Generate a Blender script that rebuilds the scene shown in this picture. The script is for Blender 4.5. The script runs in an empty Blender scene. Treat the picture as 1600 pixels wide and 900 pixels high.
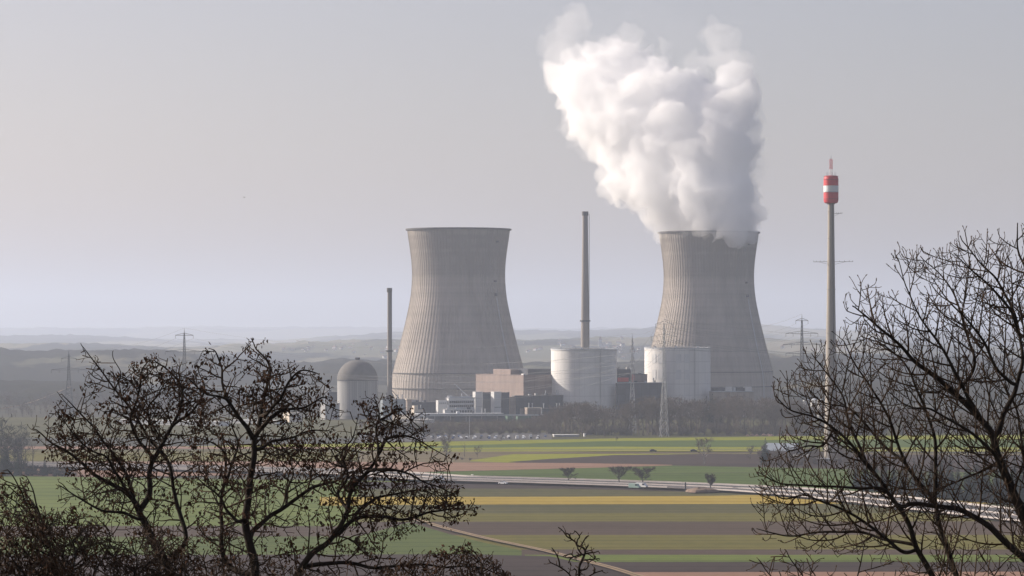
import bpy, math, random
import numpy as np
from mathutils import Vector, Matrix, kdtree, noise as mnoise

# ------------------------------------------------------------------ camera, sky, sun, exposure
S = bpy.context.scene
FPX, CX, HY, CAMZ = 5000.0, 800.0, 515.0, 75.0       # focal length in photo pixels, principal column, horizon row, eye height
cam_d = bpy.data.cameras.new("camera")
cam = bpy.data.objects.new("camera", cam_d)
S.collection.objects.link(cam)
cam_d.sensor_width = 36.0
cam_d.lens = 36.0 * FPX / 1600.0
cam_d.shift_y = (HY - 450.0) / 1600.0
cam_d.clip_start, cam_d.clip_end = 0.5, 90000.0
cam.location = (0, 0, CAMZ)
cam.rotation_euler = (math.pi / 2, 0, 0)
S.camera = cam

SUN_AZ, SUN_EL = math.radians(-67.0), math.radians(25.0)   # azimuth clockwise from +Y
sun_dir = Vector((math.sin(SUN_AZ) * math.cos(SUN_EL), math.cos(SUN_AZ) * math.cos(SUN_EL), math.sin(SUN_EL)))
W = bpy.data.worlds.new("World")
S.world = W
W.use_nodes = True
wn, wl = W.node_tree.nodes, W.node_tree.links
sky = wn.new("ShaderNodeTexSky")
sky.sky_type = 'NISHITA'
sky.sun_disc = False
sky.sun_elevation = SUN_EL
sky.sun_rotation = SUN_AZ % (2 * math.pi)
sky.air_density, sky.dust_density, sky.ozone_density, sky.altitude = 1.0, 2.5, 1.5, 400.0
hsv = wn.new("ShaderNodeHueSaturation")
hsv.inputs['Saturation'].default_value = 0.8
hsv.inputs['Value'].default_value = 1.0
wl.new(sky.outputs[0], hsv.inputs['Color'])
tint = wn.new("ShaderNodeMix")
tint.data_type, tint.blend_type = 'RGBA', 'MULTIPLY'
tint.inputs[0].default_value = 1.0
tint.inputs[7].default_value = (1.25, 1.07, 1.09, 1)
wl.new(hsv.outputs[0], tint.inputs[6])
wl.new(tint.outputs[2], wn['Background'].inputs['Color'])
wn['Background'].inputs['Strength'].default_value = 0.066

sun_l = bpy.data.lights.new("sun", 'SUN')
sun_l.energy = 5.0
sun_l.angle = math.radians(0.5)
sun_l.color = (1.0, 0.90, 0.78)
sun_o = bpy.data.objects.new("sun", sun_l)
S.collection.objects.link(sun_o)
sun_o.rotation_euler = sun_dir.to_track_quat('Z', 'Y').to_euler()
sun_o.location = (-200, 100, 500)

S.view_settings.view_transform = 'Standard'
S.view_settings.look = 'None'
S.view_settings.exposure = 0.65
S.view_settings.gamma = 1.0
S.view_settings.use_curve_mapping = False
S.render.engine = 'CYCLES'
cy = S.cycles
cy.use_denoising = True
cy.max_bounces = 300
cy.diffuse_bounces = 3
cy.glossy_bounces = 2
cy.transparent_max_bounces = 12
cy.volume_bounces = 300
cy.use_adaptive_sampling = True
cy.adaptive_threshold = 0.02
cy.sample_clamp_indirect = 40.0
HAZE_DENSITY = 8.3e-5
HAZE_COL = (0.645, 0.725, 0.88)
HAZE_G = 0.3
PLUME_DENSITY = 0.056

# ------------------------------------------------------------------ helpers
def P(px, py, D):
    return Vector(((px - CX) * D / FPX, D, CAMZ - (py - HY) * D / FPX))
def GD(py):
    return CAMZ * FPX / (py - HY)
def G(px, py, z=0.0):
    D = (CAMZ - z) * FPX / (py - HY)
    return Vector(((px - CX) * D / FPX, D, z))
def Zat(py, D):
    return CAMZ - (py - HY) * D / FPX

class MB:
    """collects faces in world coordinates and links them as one mesh object"""
    def __init__(s):
        s.v, s.f, s.m = [], [], []
    def add(s, vs, fs, mi=0):
        o = len(s.v)
        s.v.extend([tuple(v) for v in vs])
        s.f.extend([tuple(i + o for i in f) for f in fs])
        s.m.extend([mi] * len(fs))
        return s
    def box(s, x0, y0, z0, x1, y1, z1, mi=0, M=None):
        vs = [Vector(c) for c in ((x0, y0, z0), (x1, y0, z0), (x1, y1, z0), (x0, y1, z0), (x0, y0, z1), (x1, y0, z1), (x1, y1, z1), (x0, y1, z1))]
        if M is not None: vs = [M @ v for v in vs]
        return s.add(vs, [(0, 3, 2, 1), (4, 5, 6, 7), (0, 1, 5, 4), (1, 2, 6, 5), (2, 3, 7, 6), (3, 0, 4, 7)], mi)
    def prism(s, pts, z0, z1, mi=0, M=None):
        n = len(pts)
        vs = [Vector((p[0], p[1], z0)) for p in pts] + [Vector((p[0], p[1], z1)) for p in pts]
        if M is not None: vs = [M @ v for v in vs]
        return s.add(vs, [tuple(range(n - 1, -1, -1)), tuple(range(n, 2 * n))] + [(i, (i + 1) % n, n + (i + 1) % n, n + i) for i in range(n)], mi)
    def lathe(s, prof, c, n=48, mi=0, cap=True, a0=0.0, a1=2 * math.pi):
        full = abs(a1 - a0 - 2 * math.pi) < 1e-6
        k = n if full else n + 1
        vs = []
        for r, z in prof:
            for i in range(k):
                a = a0 + (a1 - a0) * i / n
                vs.append((c[0] + r * math.cos(a), c[1] + r * math.sin(a), c[2] + z))
        fs = []
        for j in range(len(prof) - 1):
            for i in range(n):
                i2 = (i + 1) % k
                fs.append((j * k + i, j * k + i2, (j + 1) * k + i2, (j + 1) * k + i))
        if cap and full:
            fs.append(tuple(range(k - 1, -1, -1)))
            fs.append(tuple(range((len(prof) - 1) * k, len(prof) * k)))
        return s.add(vs, fs, mi)
    def tube(s, pts, rads, n=4, mi=0, cap=True):
        pts = [Vector(p) for p in pts]
        if not hasattr(rads, '__len__'): rads = [rads] * len(pts)
        t = (pts[1] - pts[0]).normalized()
        u = t.orthogonal().normalized()
        vs = []
        for i, p in enumerate(pts):
            if 0 < i < len(pts) - 1: t2 = (pts[i + 1] - pts[i - 1])
            elif i == 0: t2 = pts[1] - pts[0]
            else: t2 = pts[i] - pts[i - 1]
            if t2.length > 1e-9: t = t2.normalized()
            u = u - t * u.dot(t)
            if u.length < 1e-6: u = t.orthogonal()
            u.normalize()
            w = t.cross(u)
            for k in range(n):
                a = 2 * math.pi * k / n
                vs.append(p + (u * math.cos(a) + w * math.sin(a)) * rads[i])
        fs = []
        for i in range(len(pts) - 1):
            for k in range(n):
                k2 = (k + 1) % n
                fs.append((i * n + k, i * n + k2, (i + 1) * n + k2, (i + 1) * n + k))
        if cap:
            fs.append(tuple(range(n - 1, -1, -1)))
            fs.append(tuple(range((len(pts) - 1) * n, len(pts) * n)))
        return s.add(vs, fs, mi)
    def mesh(s, name, origin=(0, 0, 0), smooth=False):
        o = Vector(origin)
        me = bpy.data.meshes.new(name)
        me.from_pydata([tuple(Vector(v) - o) for v in s.v], [], s.f)
        me.polygons.foreach_set("material_index", s.m)
        if smooth: me.polygons.foreach_set("use_smooth", [True] * len(s.f))
        me.update()
        return me
    def build(s, name, mats, parent=None, origin=None, smooth=False, label=None):
        base = Vector(origin) if origin is not None else (wpos(parent) if parent else Vector((0, 0, 0)))
        me = s.mesh(name, base, smooth)
        for m in (mats if isinstance(mats, (list, tuple)) else [mats]): me.materials.append(m)
        return link(name, me, parent, base, label)

WP = {}
def wpos(o):
    return WP[o.name]
def link(name, me, parent=None, base=(0, 0, 0), label=None):
    o = bpy.data.objects.new(name, me)
    S.collection.objects.link(o)
    if parent:
        o.parent = parent
        o.location = Vector(base) - wpos(parent)
    else:
        o.location = base
    WP[o.name] = Vector(base)
    if label: o['label'] = label
    return o
def thing(name, label, cat, loc=(0, 0, 0), group=None):
    return tag(link(name, None, None, loc), label, cat, group)
def tag(o, label, cat, group=None):
    o['label'] = label
    o['category'] = cat
    if group: o['group'] = group
    return o
def kind(o, k):
    o['kind'] = k
    return o

MATS = {}
def mat(name, col, rough=0.85, var=0.15, scale=0.3, bump=0.0, spec=0.2, metal=0.0, stretch=None, col2=None, dist=0.1):
    """principled material whose colour wanders between two tones by noise in object space"""
    if name in MATS: return MATS[name]
    m = bpy.data.materials.new(name)
    m.use_nodes = True
    N, L = m.node_tree.nodes, m.node_tree.links
    b = N['Principled BSDF']
    b.inputs['Roughness'].default_value = rough
    b.inputs['Specular IOR Level'].default_value = spec
    b.inputs['Metallic'].default_value = metal
    tc = N.new('ShaderNodeTexCoord')
    mp = N.new('ShaderNodeMapping')
    if stretch: mp.inputs['Scale'].default_value = stretch
    L.new(tc.outputs['Object'], mp.inputs['Vector'])
    nz = N.new('ShaderNodeTexNoise')
    nz.inputs['Scale'].default_value = scale
    nz.inputs['Detail'].default_value = 6
    nz.inputs['Roughness'].default_value = 0.65
    L.new(mp.outputs[0], nz.inputs['Vector'])
    r = N.new('ShaderNodeValToRGB')
    r.color_ramp.elements[0].position, r.color_ramp.elements[1].position = 0.3, 0.7
    a = col2 or tuple(c * (1 - var) for c in col)
    z = col if col2 else tuple(min(1, c * (1 + var)) for c in col)
    r.color_ramp.elements[0].color = (*a, 1)
    r.color_ramp.elements[1].color = (*z, 1)
    L.new(nz.outputs['Fac'], r.inputs[0])
    L.new(r.outputs[0], b.inputs['Base Color'])
    if bump:
        bp = N.new('ShaderNodeBump')
        bp.inputs['Strength'].default_value = bump
        bp.inputs['Distance'].default_value = dist
        L.new(nz.outputs['Fac'], bp.inputs['Height'])
        L.new(bp.outputs[0], b.inputs['Normal'])
    MATS[name] = m
    return m

def field_mat(name, c1, c2, row=2.5, rowamt=0.25, ang=0.0, patch=0.012):
    """field surface: broad patches, fine mottling and drill rows running along the strip"""
    m = bpy.data.materials.new(name)
    m.use_nodes = True
    N, L = m.node_tree.nodes, m.node_tree.links
    b = N['Principled BSDF']
    b.inputs['Roughness'].default_value = 1.0
    b.inputs['Specular IOR Level'].default_value = 0.05
    tc = N.new('ShaderNodeTexCoord')
    mp = N.new('ShaderNodeMapping')
    mp.inputs['Rotation'].default_value[2] = ang
    mp.inputs['Scale'].default_value = (0.35, 1, 1)
    L.new(tc.outputs['Object'], mp.inputs['Vector'])
    n1 = N.new('ShaderNodeTexNoise'); n1.inputs['Scale'].default_value = patch; n1.inputs['Detail'].default_value = 9; n1.inputs['Roughness'].default_value = 0.68
    L.new(mp.outputs[0], n1.inputs['Vector'])
    wv = N.new('ShaderNodeTexWave'); wv.bands_direction = 'Y'; wv.inputs['Scale'].default_value = 0.314 / row; wv.inputs['Distortion'].default_value = 3.0
    wv.inputs['Detail'].default_value = 3; wv.inputs['Detail Scale'].default_value = 0.4
    L.new(mp.outputs[0], wv.inputs['Vector'])
    n2 = N.new('ShaderNodeTexNoise'); n2.inputs['Scale'].default_value = 0.16; n2.inputs['Detail'].default_value = 6; n2.inputs['Roughness'].default_value = 0.75
    mpf = N.new('ShaderNodeMapping'); mpf.inputs['Scale'].default_value = (1, 0.3, 1)
    L.new(tc.outputs['Object'], mpf.inputs['Vector']); L.new(mpf.outputs[0], n2.inputs['Vector'])
    mz = N.new('ShaderNodeMath'); mz.operation = 'MULTIPLY_ADD'; mz.inputs[1].default_value = 0.55
    sb = N.new('ShaderNodeMath'); sb.operation = 'SUBTRACT'; sb.inputs[1].default_value = 0.5; L.new(n2.outputs['Fac'], sb.inputs[0])
    L.new(sb.outputs[0], mz.inputs[0]); L.new(n1.outputs['Fac'], mz.inputs[2])
    mx = N.new('ShaderNodeMath'); mx.operation = 'MULTIPLY_ADD'; mx.inputs[1].default_value = rowamt
    L.new(wv.outputs['Fac'], mx.inputs[0]); L.new(mz.outputs[0], mx.inputs[2])
    mp2 = N.new('ShaderNodeMapRange')
    mp2.inputs['From Min'].default_value = 0.38
    mp2.inputs['From Max'].default_value = 0.58 + rowamt * 0.9
    L.new(mx.outputs[0], mp2.inputs['Value'])
    mi = N.new('ShaderNodeMix'); mi.data_type = 'RGBA'
    mi.inputs[6].default_value = (*c1, 1); mi.inputs[7].default_value = (*c2, 1)
    L.new(mp2.outputs[0], mi.inputs[0])
    # tramlines: paired wheel tracks left by the sprayer every two dozen metres
    tw = N.new('ShaderNodeTexWave'); tw.bands_direction = 'Y'; tw.inputs['Scale'].default_value = 0.314 / (row * 4.5); tw.inputs['Distortion'].default_value = 0.6; tw.inputs['Detail Scale'].default_value = 0.02
    L.new(mp.outputs[0], tw.inputs['Vector'])
    tm = N.new('ShaderNodeMapRange'); tm.inputs[1].default_value = 0.90; tm.inputs[2].default_value = 0.98; tm.inputs[3].default_value = 1.0; tm.inputs[4].default_value = 0.72
    L.new(tw.outputs['Fac'], tm.inputs[0])
    mt = N.new('ShaderNodeMix'); mt.data_type = 'RGBA'; mt.blend_type = 'MULTIPLY'; mt.inputs[0].default_value = 1.0
    L.new(mi.outputs[2], mt.inputs[6]); L.new(tm.outputs[0], mt.inputs[7])
    L.new(mt.outputs[2], b.inputs['Base Color'])
    MATS[name] = m
    return m

def smooth_by_angle(o, ang=0.6):
    me = o.data
    me.polygons.foreach_set("use_smooth", [True] * len(me.polygons))
    try:
        me.set_sharp_from_angle(angle=ang)
    except Exception:
        pass

# ------------------------------------------------------------------ ground, hills
def sm(a, b, x):
    t = min(1, max(0, (x - a) / (b - a)))
    return t * t * (3 - 2 * t)
def hill_z(y):
    if y <= 0: return 73.0 + min(30, -y * 0.05)
    if y >= 420: return 0.0
    return 73.0 * (1 - y / 420.0) ** 1.7

m_ground = field_mat('plain_grass', (0.045, 0.044, 0.034), (0.075, 0.072, 0.050), row=12, patch=0.004)
gb = MB()
xs = [-24000, -9000, -3000, -1200, -600, -300, -150, -75, 0, 75, 150, 300, 600, 1200, 3000, 9000, 24000]
ys = [-150, -60, -20, 0] + list(range(20, 440, 20)) + [500, 700, 1000, 1500, 2200, 3000, 4500, 7000, 11000, 18000, 30000, 40000]
for y in ys:
    for x in xs:
        z = hill_z(y)
        if 0 < y < 420: z += 1.2 * mnoise.noise(Vector((x * 0.02, y * 0.03, 3)))
        gb.v.append((x, y, z))
nx = len(xs)
for j in range(len(ys) - 1):
    for i in range(nx - 1):
        gb.f.append((j * nx + i, j * nx + i + 1, (j + 1) * nx + i + 1, (j + 1) * nx + i)); gb.m.append(0)
kind(gb.build('ground', m_ground, smooth=True), 'structure')

def fbm(x, y, s, o=4, seed=0.0):
    v, a, f = 0.0, 1.0, 1.0 / s
    for i in range(o):
        v += a * mnoise.noise(Vector((x * f, y * f, seed + i * 7.1)))
        a *= 0.5; f *= 2.0
    return v
def interp(pts, x):
    return float(np.interp(x, [p[0] for p in pts], [p[1] for p in pts]))

def hill_mat(name, wood, fld, fld2, scale, thr):
    m = bpy.data.materials.new(name)
    m.use_nodes = True
    N, L = m.node_tree.nodes, m.node_tree.links
    b = N['Principled BSDF']; b.inputs['Roughness'].default_value = 1; b.inputs['Specular IOR Level'].default_value = 0.0
    tc = N.new('ShaderNodeTexCoord')
    mp = N.new('ShaderNodeMapping'); mp.inputs['Scale'].default_value = (1, 0.35, 0)
    L.new(tc.outputs['Object'], mp.inputs[0])
    vo = N.new('ShaderNodeTexVoronoi'); vo.inputs['Scale'].default_value = scale
    L.new(mp.outputs[0], vo.inputs['Vector'])
    sp = N.new('ShaderNodeSeparateColor'); L.new(vo.outputs['Color'], sp.inputs[0])
    mi = N.new('ShaderNodeMix'); mi.data_type = 'RGBA'
    mi.inputs[6].default_value = (*fld, 1); mi.inputs[7].default_value = (*fld2, 1)
    L.new(sp.outputs[0], mi.inputs[0])
    nz = N.new('ShaderNodeTexNoise'); nz.inputs['Scale'].default_value = scale * 0.8; nz.inputs['Detail'].default_value = 8
    L.new(mp.outputs[0], nz.inputs['Vector'])
    r = N.new('ShaderNodeMapRange'); r.inputs[1].default_value = thr - 0.015; r.inputs[2].default_value = thr + 0.015
    L.new(nz.outputs['Fac'], r.inputs[0])
    mj = N.new('ShaderNodeMix'); mj.data_type = 'RGBA'; mj.inputs[7].default_value = (*wood, 1)
    L.new(mi.outputs[2], mj.inputs[6]); L.new(r.outputs[0], mj.inputs[0])
    L.new(mj.outputs[2], b.inputs['Base Color'])
    return m

HILLS = []
def hills(D0, depth, prof, rough, mater, seed, nx=420, ny=26, x0=-700, x1=2300):
    """a range of hills whose crest stands D0 metres away; rough = size of the tree line on the crest in metres"""
    mb = MB()
    def zf(px, t):
        D = D0 + depth * t
        zc = Zat(interp(prof, px), D0) + 1.0
        x = (px - CX) * D0 / FPX
        prof_t = math.cos(min(1, abs(t)) * math.pi / 2) ** 0.9
        z = (zc) * prof_t
        z += fbm(x, D, D0 * 0.06, 3, seed) * D0 * 0.0012 * prof_t
        z += rough * max(0, fbm(x, D * 0.6, 160, 3, seed + 9) + 0.25) * (0.3 + 0.7 * prof_t)
        z += rough * 0.5 * fbm(x, D, 22, 2, seed + 5) * prof_t
        return Vector(((px - CX) * D / FPX, D, z - 1.5))
    for j in range(ny):
        t = -1 + 1.6 * j / (ny - 1)
        for i in range(nx):
            px = x0 + (x1 - x0) * i / (nx - 1)
            mb.v.append(zf(px, t))
    for j in range(ny - 1):
        for i in range(nx - 1):
            mb.f.append((j * nx + i, j * nx + i + 1, (j + 1) * nx + i + 1, (j + 1) * nx + i)); mb.m.append(0)
    kind(mb.build('hills', mater, smooth=True), 'structure')
    HILLS.append((D0, depth, zf))

WOOD = (0.035, 0.035, 0.028)
hills(29000, 4000, [(-700, 515), (0, 514), (300, 512), (620, 514), (900, 515), (1150, 513), (1600, 518), (2300, 520)], 14,
      hill_mat('far_hill_ground', WOOD, (0.13, 0.12, 0.08), (0.20, 0.18, 0.12), 0.0010, 0.50), 1.0)
hills(17000, 3500, [(-700, 530), (0, 529), (150, 527), (300, 533), (450, 534), (620, 524), (800, 518), (900, 517), (1000, 513), (1080, 509), (1200, 511), (1320, 518), (1600, 524), (2300, 524)], 12,
      hill_mat('middle_hill_ground', WOOD, (0.12, 0.12, 0.075), (0.22, 0.20, 0.13), 0.0014, 0.49), 2.0)
hills(9500, 2400, [(-700, 548), (0, 542), (110, 540), (260, 546), (420, 540), (560, 534), (800, 534), (1000, 530), (1250, 535), (1450, 540), (1600, 545), (2300, 545)], 10,
      hill_mat('near_hill_ground', WOOD, (0.11, 0.11, 0.07), (0.19, 0.17, 0.11), 0.0026, 0.52), 3.0)
hills(5200, 900, [(-700, 560), (0, 556), (130, 551), (260, 553), (330, 560), (420, 572), (480, 571), (560, 563), (640, 568), (850, 572), (1000, 575), (1180, 562), (1300, 557), (1600, 566), (2300, 570)], 9,
      hill_mat('wooded_hill_ground', WOOD, (0.10, 0.10, 0.07), (0.13, 0.12, 0.08), 0.004, 0.42), 4.0)
hills(3700, 520, [(-700, 590), (-100, 596), (30, 599), (110, 597), (200, 604), (330, 612), (450, 618), (600, 622), (800, 622), (1150, 620), (1250, 600), (1400, 590), (1600, 585), (2300, 590)], 7,
      hill_mat('dark_wooded_hill_ground', WOOD, (0.075, 0.07, 0.05), (0.10, 0.09, 0.06), 0.006, 0.38), 5.0)

# ------------------------------------------------------------------ fields and roads
LAYER = [0.05]
def strip(name, top, bot, m, x0=-500, x1=2100, n=24, wob=0.5, k='structure'):
    n = max(160, n)
    """a field between two photo-row lines, laid on the plain as a sheet; lines are lists of (px, py)"""
    LAYER[0] += 0.04
    z = LAYER[0]
    mb = MB()
    lo = max(x0, min(p[0] for p in top)) if len(top) > 2 else x0
    for i in range(n + 1):
        px = x0 + (x1 - x0) * i / n
        yt, yb = interp_lin(top, px), interp_lin(bot, px)
        w = wob * 0.5 * mnoise.noise(Vector((px * 0.013, z * 31, 0))) + wob * 0.45 * mnoise.noise(Vector((px * 0.09, z * 17, 4)))
        w2 = wob * 0.5 * mnoise.noise(Vector((px * 0.013, z * 31, 7))) + wob * 0.45 * mnoise.noise(Vector((px * 0.09, z * 17, 9)))
        yb = max(yb, yt + 0.02)
        mb.v.append(G(px, yt + w, z)); mb.v.append(G(px, max(yb + w2, yt + w), z))
    for i in range(n):
        mb.f.append((2 * i + 1, 2 * i + 3, 2 * i + 2, 2 * i)); mb.m.append(0)
    return kind(mb.build(name, m), k)
def interp_lin(pts, x):
    if len(pts) == 1: return pts[0][1]
    if x <= pts[0][0]: a, b = pts[0], pts[1]
    elif x >= pts[-1][0]: a, b = pts[-2], pts[-1]
    else:
        for a, b in zip(pts, pts[1:]):
            if a[0] <= x <= b[0]: break
    return a[1] + (b[1] - a[1]) * (x - a[0]) / (b[0] - a[0])

f_yg = field_mat('yellow_green_crop', (0.15, 0.17, 0.01), (0.24, 0.245, 0.022), row=6)
f_gr = field_mat('green_crop', (0.048, 0.082, 0.016), (0.085, 0.12, 0.028), row=6)
f_gr2 = field_mat('deep_green_crop', (0.060, 0.085, 0.022), (0.092, 0.118, 0.032), row=5)
f_br = field_mat('bright_green_crop', (0.078, 0.108, 0.022), (0.125, 0.158, 0.036), row=7)
f_soil = field_mat('dark_ploughed_soil', (0.032, 0.024, 0.022), (0.062, 0.046, 0.04), row=4, rowamt=0.4)
f_soil2 = field_mat('brown_ploughed_soil', (0.052, 0.036, 0.027), (0.095, 0.07, 0.052), row=3, rowamt=0.4)
f_pink = field_mat('reddish_bare_soil', (0.2, 0.115, 0.08), (0.27, 0.17, 0.12), row=5)
f_och = field_mat('ochre_stubble', (0.27, 0.19, 0.03), (0.36, 0.27, 0.055), row=5)
f_oliv = field_mat('olive_grass', (0.086, 0.082, 0.018), (0.14, 0.126, 0.032), row=4)
f_dol = field_mat('dull_green_grass', (0.054, 0.056, 0.022), (0.095, 0.088, 0.036), row=4)
f_tan = field_mat('dry_tan_grass', (0.118, 0.095, 0.053), (0.166, 0.136, 0.077), row=8)
m_track = mat('pale_gravel', (0.25, 0.175, 0.105), 0.95, 0.2, 0.5)
m_asph = mat('asphalt', (0.075, 0.072, 0.072), 0.9, 0.2, 0.2)
m_conc = mat('pale_concrete', (0.37, 0.34, 0.32), 0.9, 0.12, 0.2)
m_mark = mat('road_paint', (0.8, 0.8, 0.78), 0.7, 0.05, 1.0)

strip('plain', [(0, 652), (1600, 652)], [(0, 684), (1600, 684)], f_dol)
strip('car_park', [(600, 677), (860, 676)], [(600, 690), (860, 687)], m_asph, 560, 862)
strip('field_strip', [(640, 691), (960, 685), (1240, 681.5), (1600, 679)], [(640, 708), (960, 706), (1240, 705.5), (1600, 706)], f_yg)
strip('field_strip', [(640, 698), (960, 689), (1240, 687), (1600, 686)], [(640, 700), (960, 698), (1240, 699), (1600, 699)], f_gr)
strip('field_strip', [(300, 706), (640, 704), (735, 706), (1240, 707), (1600, 708)], [(300, 724), (640, 723), (735, 724), (1240, 733), (1600, 740)], f_tan)
strip('field_strip', [(735, 719.5), (800, 709.5), (1000, 709), (1240, 709)], [(735, 720.5), (800, 723), (1000, 712), (1240, 710)], f_yg, 735, 1240, 20)
strip('field_strip', [(795, 721.8), (860, 717), (960, 711), (1100, 709.2), (1240, 709.3), (1600, 711)], [(795, 722.2), (860, 724), (1100, 728), (1240, 732), (1600, 742)], f_soil, 795, 2100, 30)
strip('field_strip', [(-500, 724), (150, 720), (640, 722), (900, 723.5), (1050, 726)], [(-500, 752), (150, 746), (640, 738), (900, 731.5), (1050, 727.2)], f_pink, -500, 1050, 30)
strip('field_strip', [(640, 738.3), (900, 731.8), (1050, 727.4), (1240, 731), (1600, 740)], [(640, 750), (900, 757), (1240, 768), (1600, 806)], f_gr, 560, 2100, 30)
strip('field_strip', [(-500, 697), (250, 697.5), (640, 699)], [(-500, 702), (250, 701.5), (640, 700.5)], f_pink, -500, 640, 20)
strip('field_strip', [(-500, 702.3), (640, 702)], [(-500, 722), (640, 720)], f_oliv, -500, 560, 20)
strip('field_strip', [(-500, 752), (0, 743), (200, 746.5), (640, 752)], [(-500, 824), (640, 822)], f_br, -500, 640, 24)
strip('field_strip', [(560, 752), (900, 760), (1240, 772), (1600, 790)], [(560, 764), (900, 763.5), (1240, 776), (1600, 800)], f_soil, 560, 1100, 20)
strip('field_strip', [(560, 763.5), (880, 763.5), (1100, 769), (1240, 771)], [(560, 777), (1240, 777)], f_dol, 560, 1240, 20)
strip('field_strip', [(500, 776.5), (900, 776), (1120, 774.5), (1240, 772), (1600, 766)], [(500, 790), (1240, 787.5), (2100, 786)], f_och, 500, 2100, 24)
strip('field_strip', [(-500, 789.3), (500, 789.3), (1240, 787), (2100, 786)], [(-500, 803), (1240, 803), (2100, 803)], f_dol, 560, 2100, 24)
strip('field_strip', [(560, 802.3), (2100, 801.6)], [(560, 816), (2100, 816)], f_oliv, 560, 2100, 24)
strip('field_strip', [(560, 815.3), (2100, 814)], [(560, 837), (2100, 837)], f_soil2, 560, 2100, 24)
strip('field_strip', [(560, 836), (2100, 835.6)], [(560, 860), (2100, 860)], f_oliv, 560, 2100, 24)
strip('field_strip', [(-500, 822), (660, 822)], [(-500, 842), (660, 842)], f_soil2, -500, 640, 20)
strip('field_strip', [(-500, 840), (560, 838), (640, 816), (700, 834), (760, 849), (850, 867.5)], [(-500, 872), (740, 868), (850, 869.5)], f_gr2, -500, 850, 20)
strip('field_strip', [(780, 858.6), (2100, 858.3)], [(780, 868), (2100, 868)], f_soil2, 815, 2100, 20)
strip('field_strip', [(820, 866.8), (2100, 867)], [(820, 879), (2100, 879)], f_br, 820, 2100, 20)
strip('field_strip', [(840, 878), (2100, 878)], [(840, 897), (2100, 897)], f_soil, 840, 2100, 20)
strip('field_strip', [(-500, 868), (740, 866), (860, 869), (960, 893), (1010, 905)], [(-500, 960), (1010, 960)], f_soil, -500, 1010, 30)
strip('field_strip', [(960, 894), (2100, 892.5)], [(960, 960), (2100, 960)], f_pink, 985, 2100, 20)

def ribbon(name, pts, w0, w1, z, m, k='structure', n=60):
    """a road: pts are photo points of its centre line on the plain, w0..w1 its offsets across in metres (left negative)"""
    c = curve_pts(pts, n)
    mb = MB()
    for i, p in enumerate(c):
        t = (c[min(i + 1, n)] - c[max(i - 1, 0)]).normalized()
        s_ = Vector((t.y, -t.x, 0))
        for w in (w0, w1):
            q = p + s_ * w
            mb.v.append((q.x, q.y, z))
    for i in range(n):
        mb.f.append((2 * i, 2 * i + 1, 2 * i + 3, 2 * i + 2)); mb.m.append(0)
    o = mb.build(name, m)
    return kind(o, k) if k else o
def curve_pts(pts, n):
    g = [G(*p) for p in pts]
    d = [0.0]
    for a, b in zip(g, g[1:]): d.append(d[-1] + (b - a).length)
    out = []
    for i in range(n + 1):
        u = d[-1] * i / n
        out.append(Vector((float(np.interp(u, d, [q.x for q in g])), float(np.interp(u, d, [q.y for q in g])), 0)))
    for _ in range(3):
        out = [out[0]] + [(out[i - 1] + out[i] * 2 + out[i + 1]) / 4 for i in range(1, n)] + [out[-1]]
    return out

# far country road between the yellow-green field and the dark soil
ribbon('country_road', [(-300, 707), (640, 707), (1000, 705.8), (1300, 706), (2000, 707)], -4, 4, 1.55, m_asph)
ribbon('field_path', [(-300, 711), (640, 710.5), (1000, 708.3), (1300, 708.6), (2000, 710)], -2, 2, 1.6, m_track)
ribbon('field_path', [(640, 815), (700, 833), (760, 848), (850, 867), (900, 880), (960, 896), (1010, 912)], -1.7, -0.5, 1.62, m_track)
ribbon('field_path', [(640, 815), (700, 833), (760, 848), (850, 867), (900, 880), (960, 896), (1010, 912)], 0.5, 1.7, 1.66, m_track)
ribbon('field_path', [(640, 815), (700, 833), (760, 848), (850, 867), (900, 880), (960, 896), (1010, 912)], -0.45, 0.45, 1.60, f_tan)
ribbon('field_path', [(640, 750.5), (900, 746), (1240, 742), (1700, 741)], -1.4, 1.4, 1.58, f_soil)

HW = [(-200, 725), (300, 736), (560, 743.5), (690, 752.5), (850, 757), (1000, 762), (1100, 766), (1200, 771), (1300, 779), (1400, 790), (1500, 802), (1600, 813), (1800, 836)]
m_verge = mat('construction_soil', (0.19, 0.15, 0.125), 0.95, 0.3, 0.15)
ribbon('road_verge', HW, -21, 20.5, 1.70, m_verge, n=120)
ribbon('motorway', HW, -17.5, -2.5, 1.76, m_asph, n=120)
ribbon('motorway', HW, 2.5, 17.5, 1.76, mat('worn_concrete_road', (0.11, 0.10, 0.098), 0.9, 0.2, 0.1), n=120)
for w in (-16.9, -3.1, 3.1, 16.9):
    ribbon('road_marking', HW, w - 0.12, w + 0.12, 1.79, m_mark, n=120)

def wall_ribbon(name, pts, off, h, thick, m, z, label, cat, group=None, i0=0.0, i1=1.0, n=160):
    c = curve_pts(pts, n)
    mb = MB()
    idx = [i for i in range(n + 1) if i0 <= i / n <= i1]
    base = None
    for i in idx:
        t = (c[min(i + 1, n)] - c[max(i - 1, 0)]).normalized()
        s_ = Vector((t.y, -t.x, 0))
        p = c[i] + s_ * off
        if base is None: base = Vector((p.x, p.y, 0))
        for w, hh in ((-thick, 0), (-thick * 0.45, h), (thick * 0.45, h), (thick, 0)):
            q = p + s_ * w
            mb.v.append((q.x, q.y, z + hh))
    for j in range(len(idx) - 1):
        for k in range(3):
            mb.f.append((4 * j + k, 4 * j + k + 1, 4 * j + k + 5, 4 * j + k + 4)); mb.m.append(0)
    mb.f.append((3, 2, 1, 0)); mb.f.append(tuple(4 * (len(idx) - 1) + k for k in range(4))); mb.m += [0, 0]
    return tag(mb.build(name, m, origin=base), label, cat, group)
BG = 'concrete barriers along the motorway'
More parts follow.
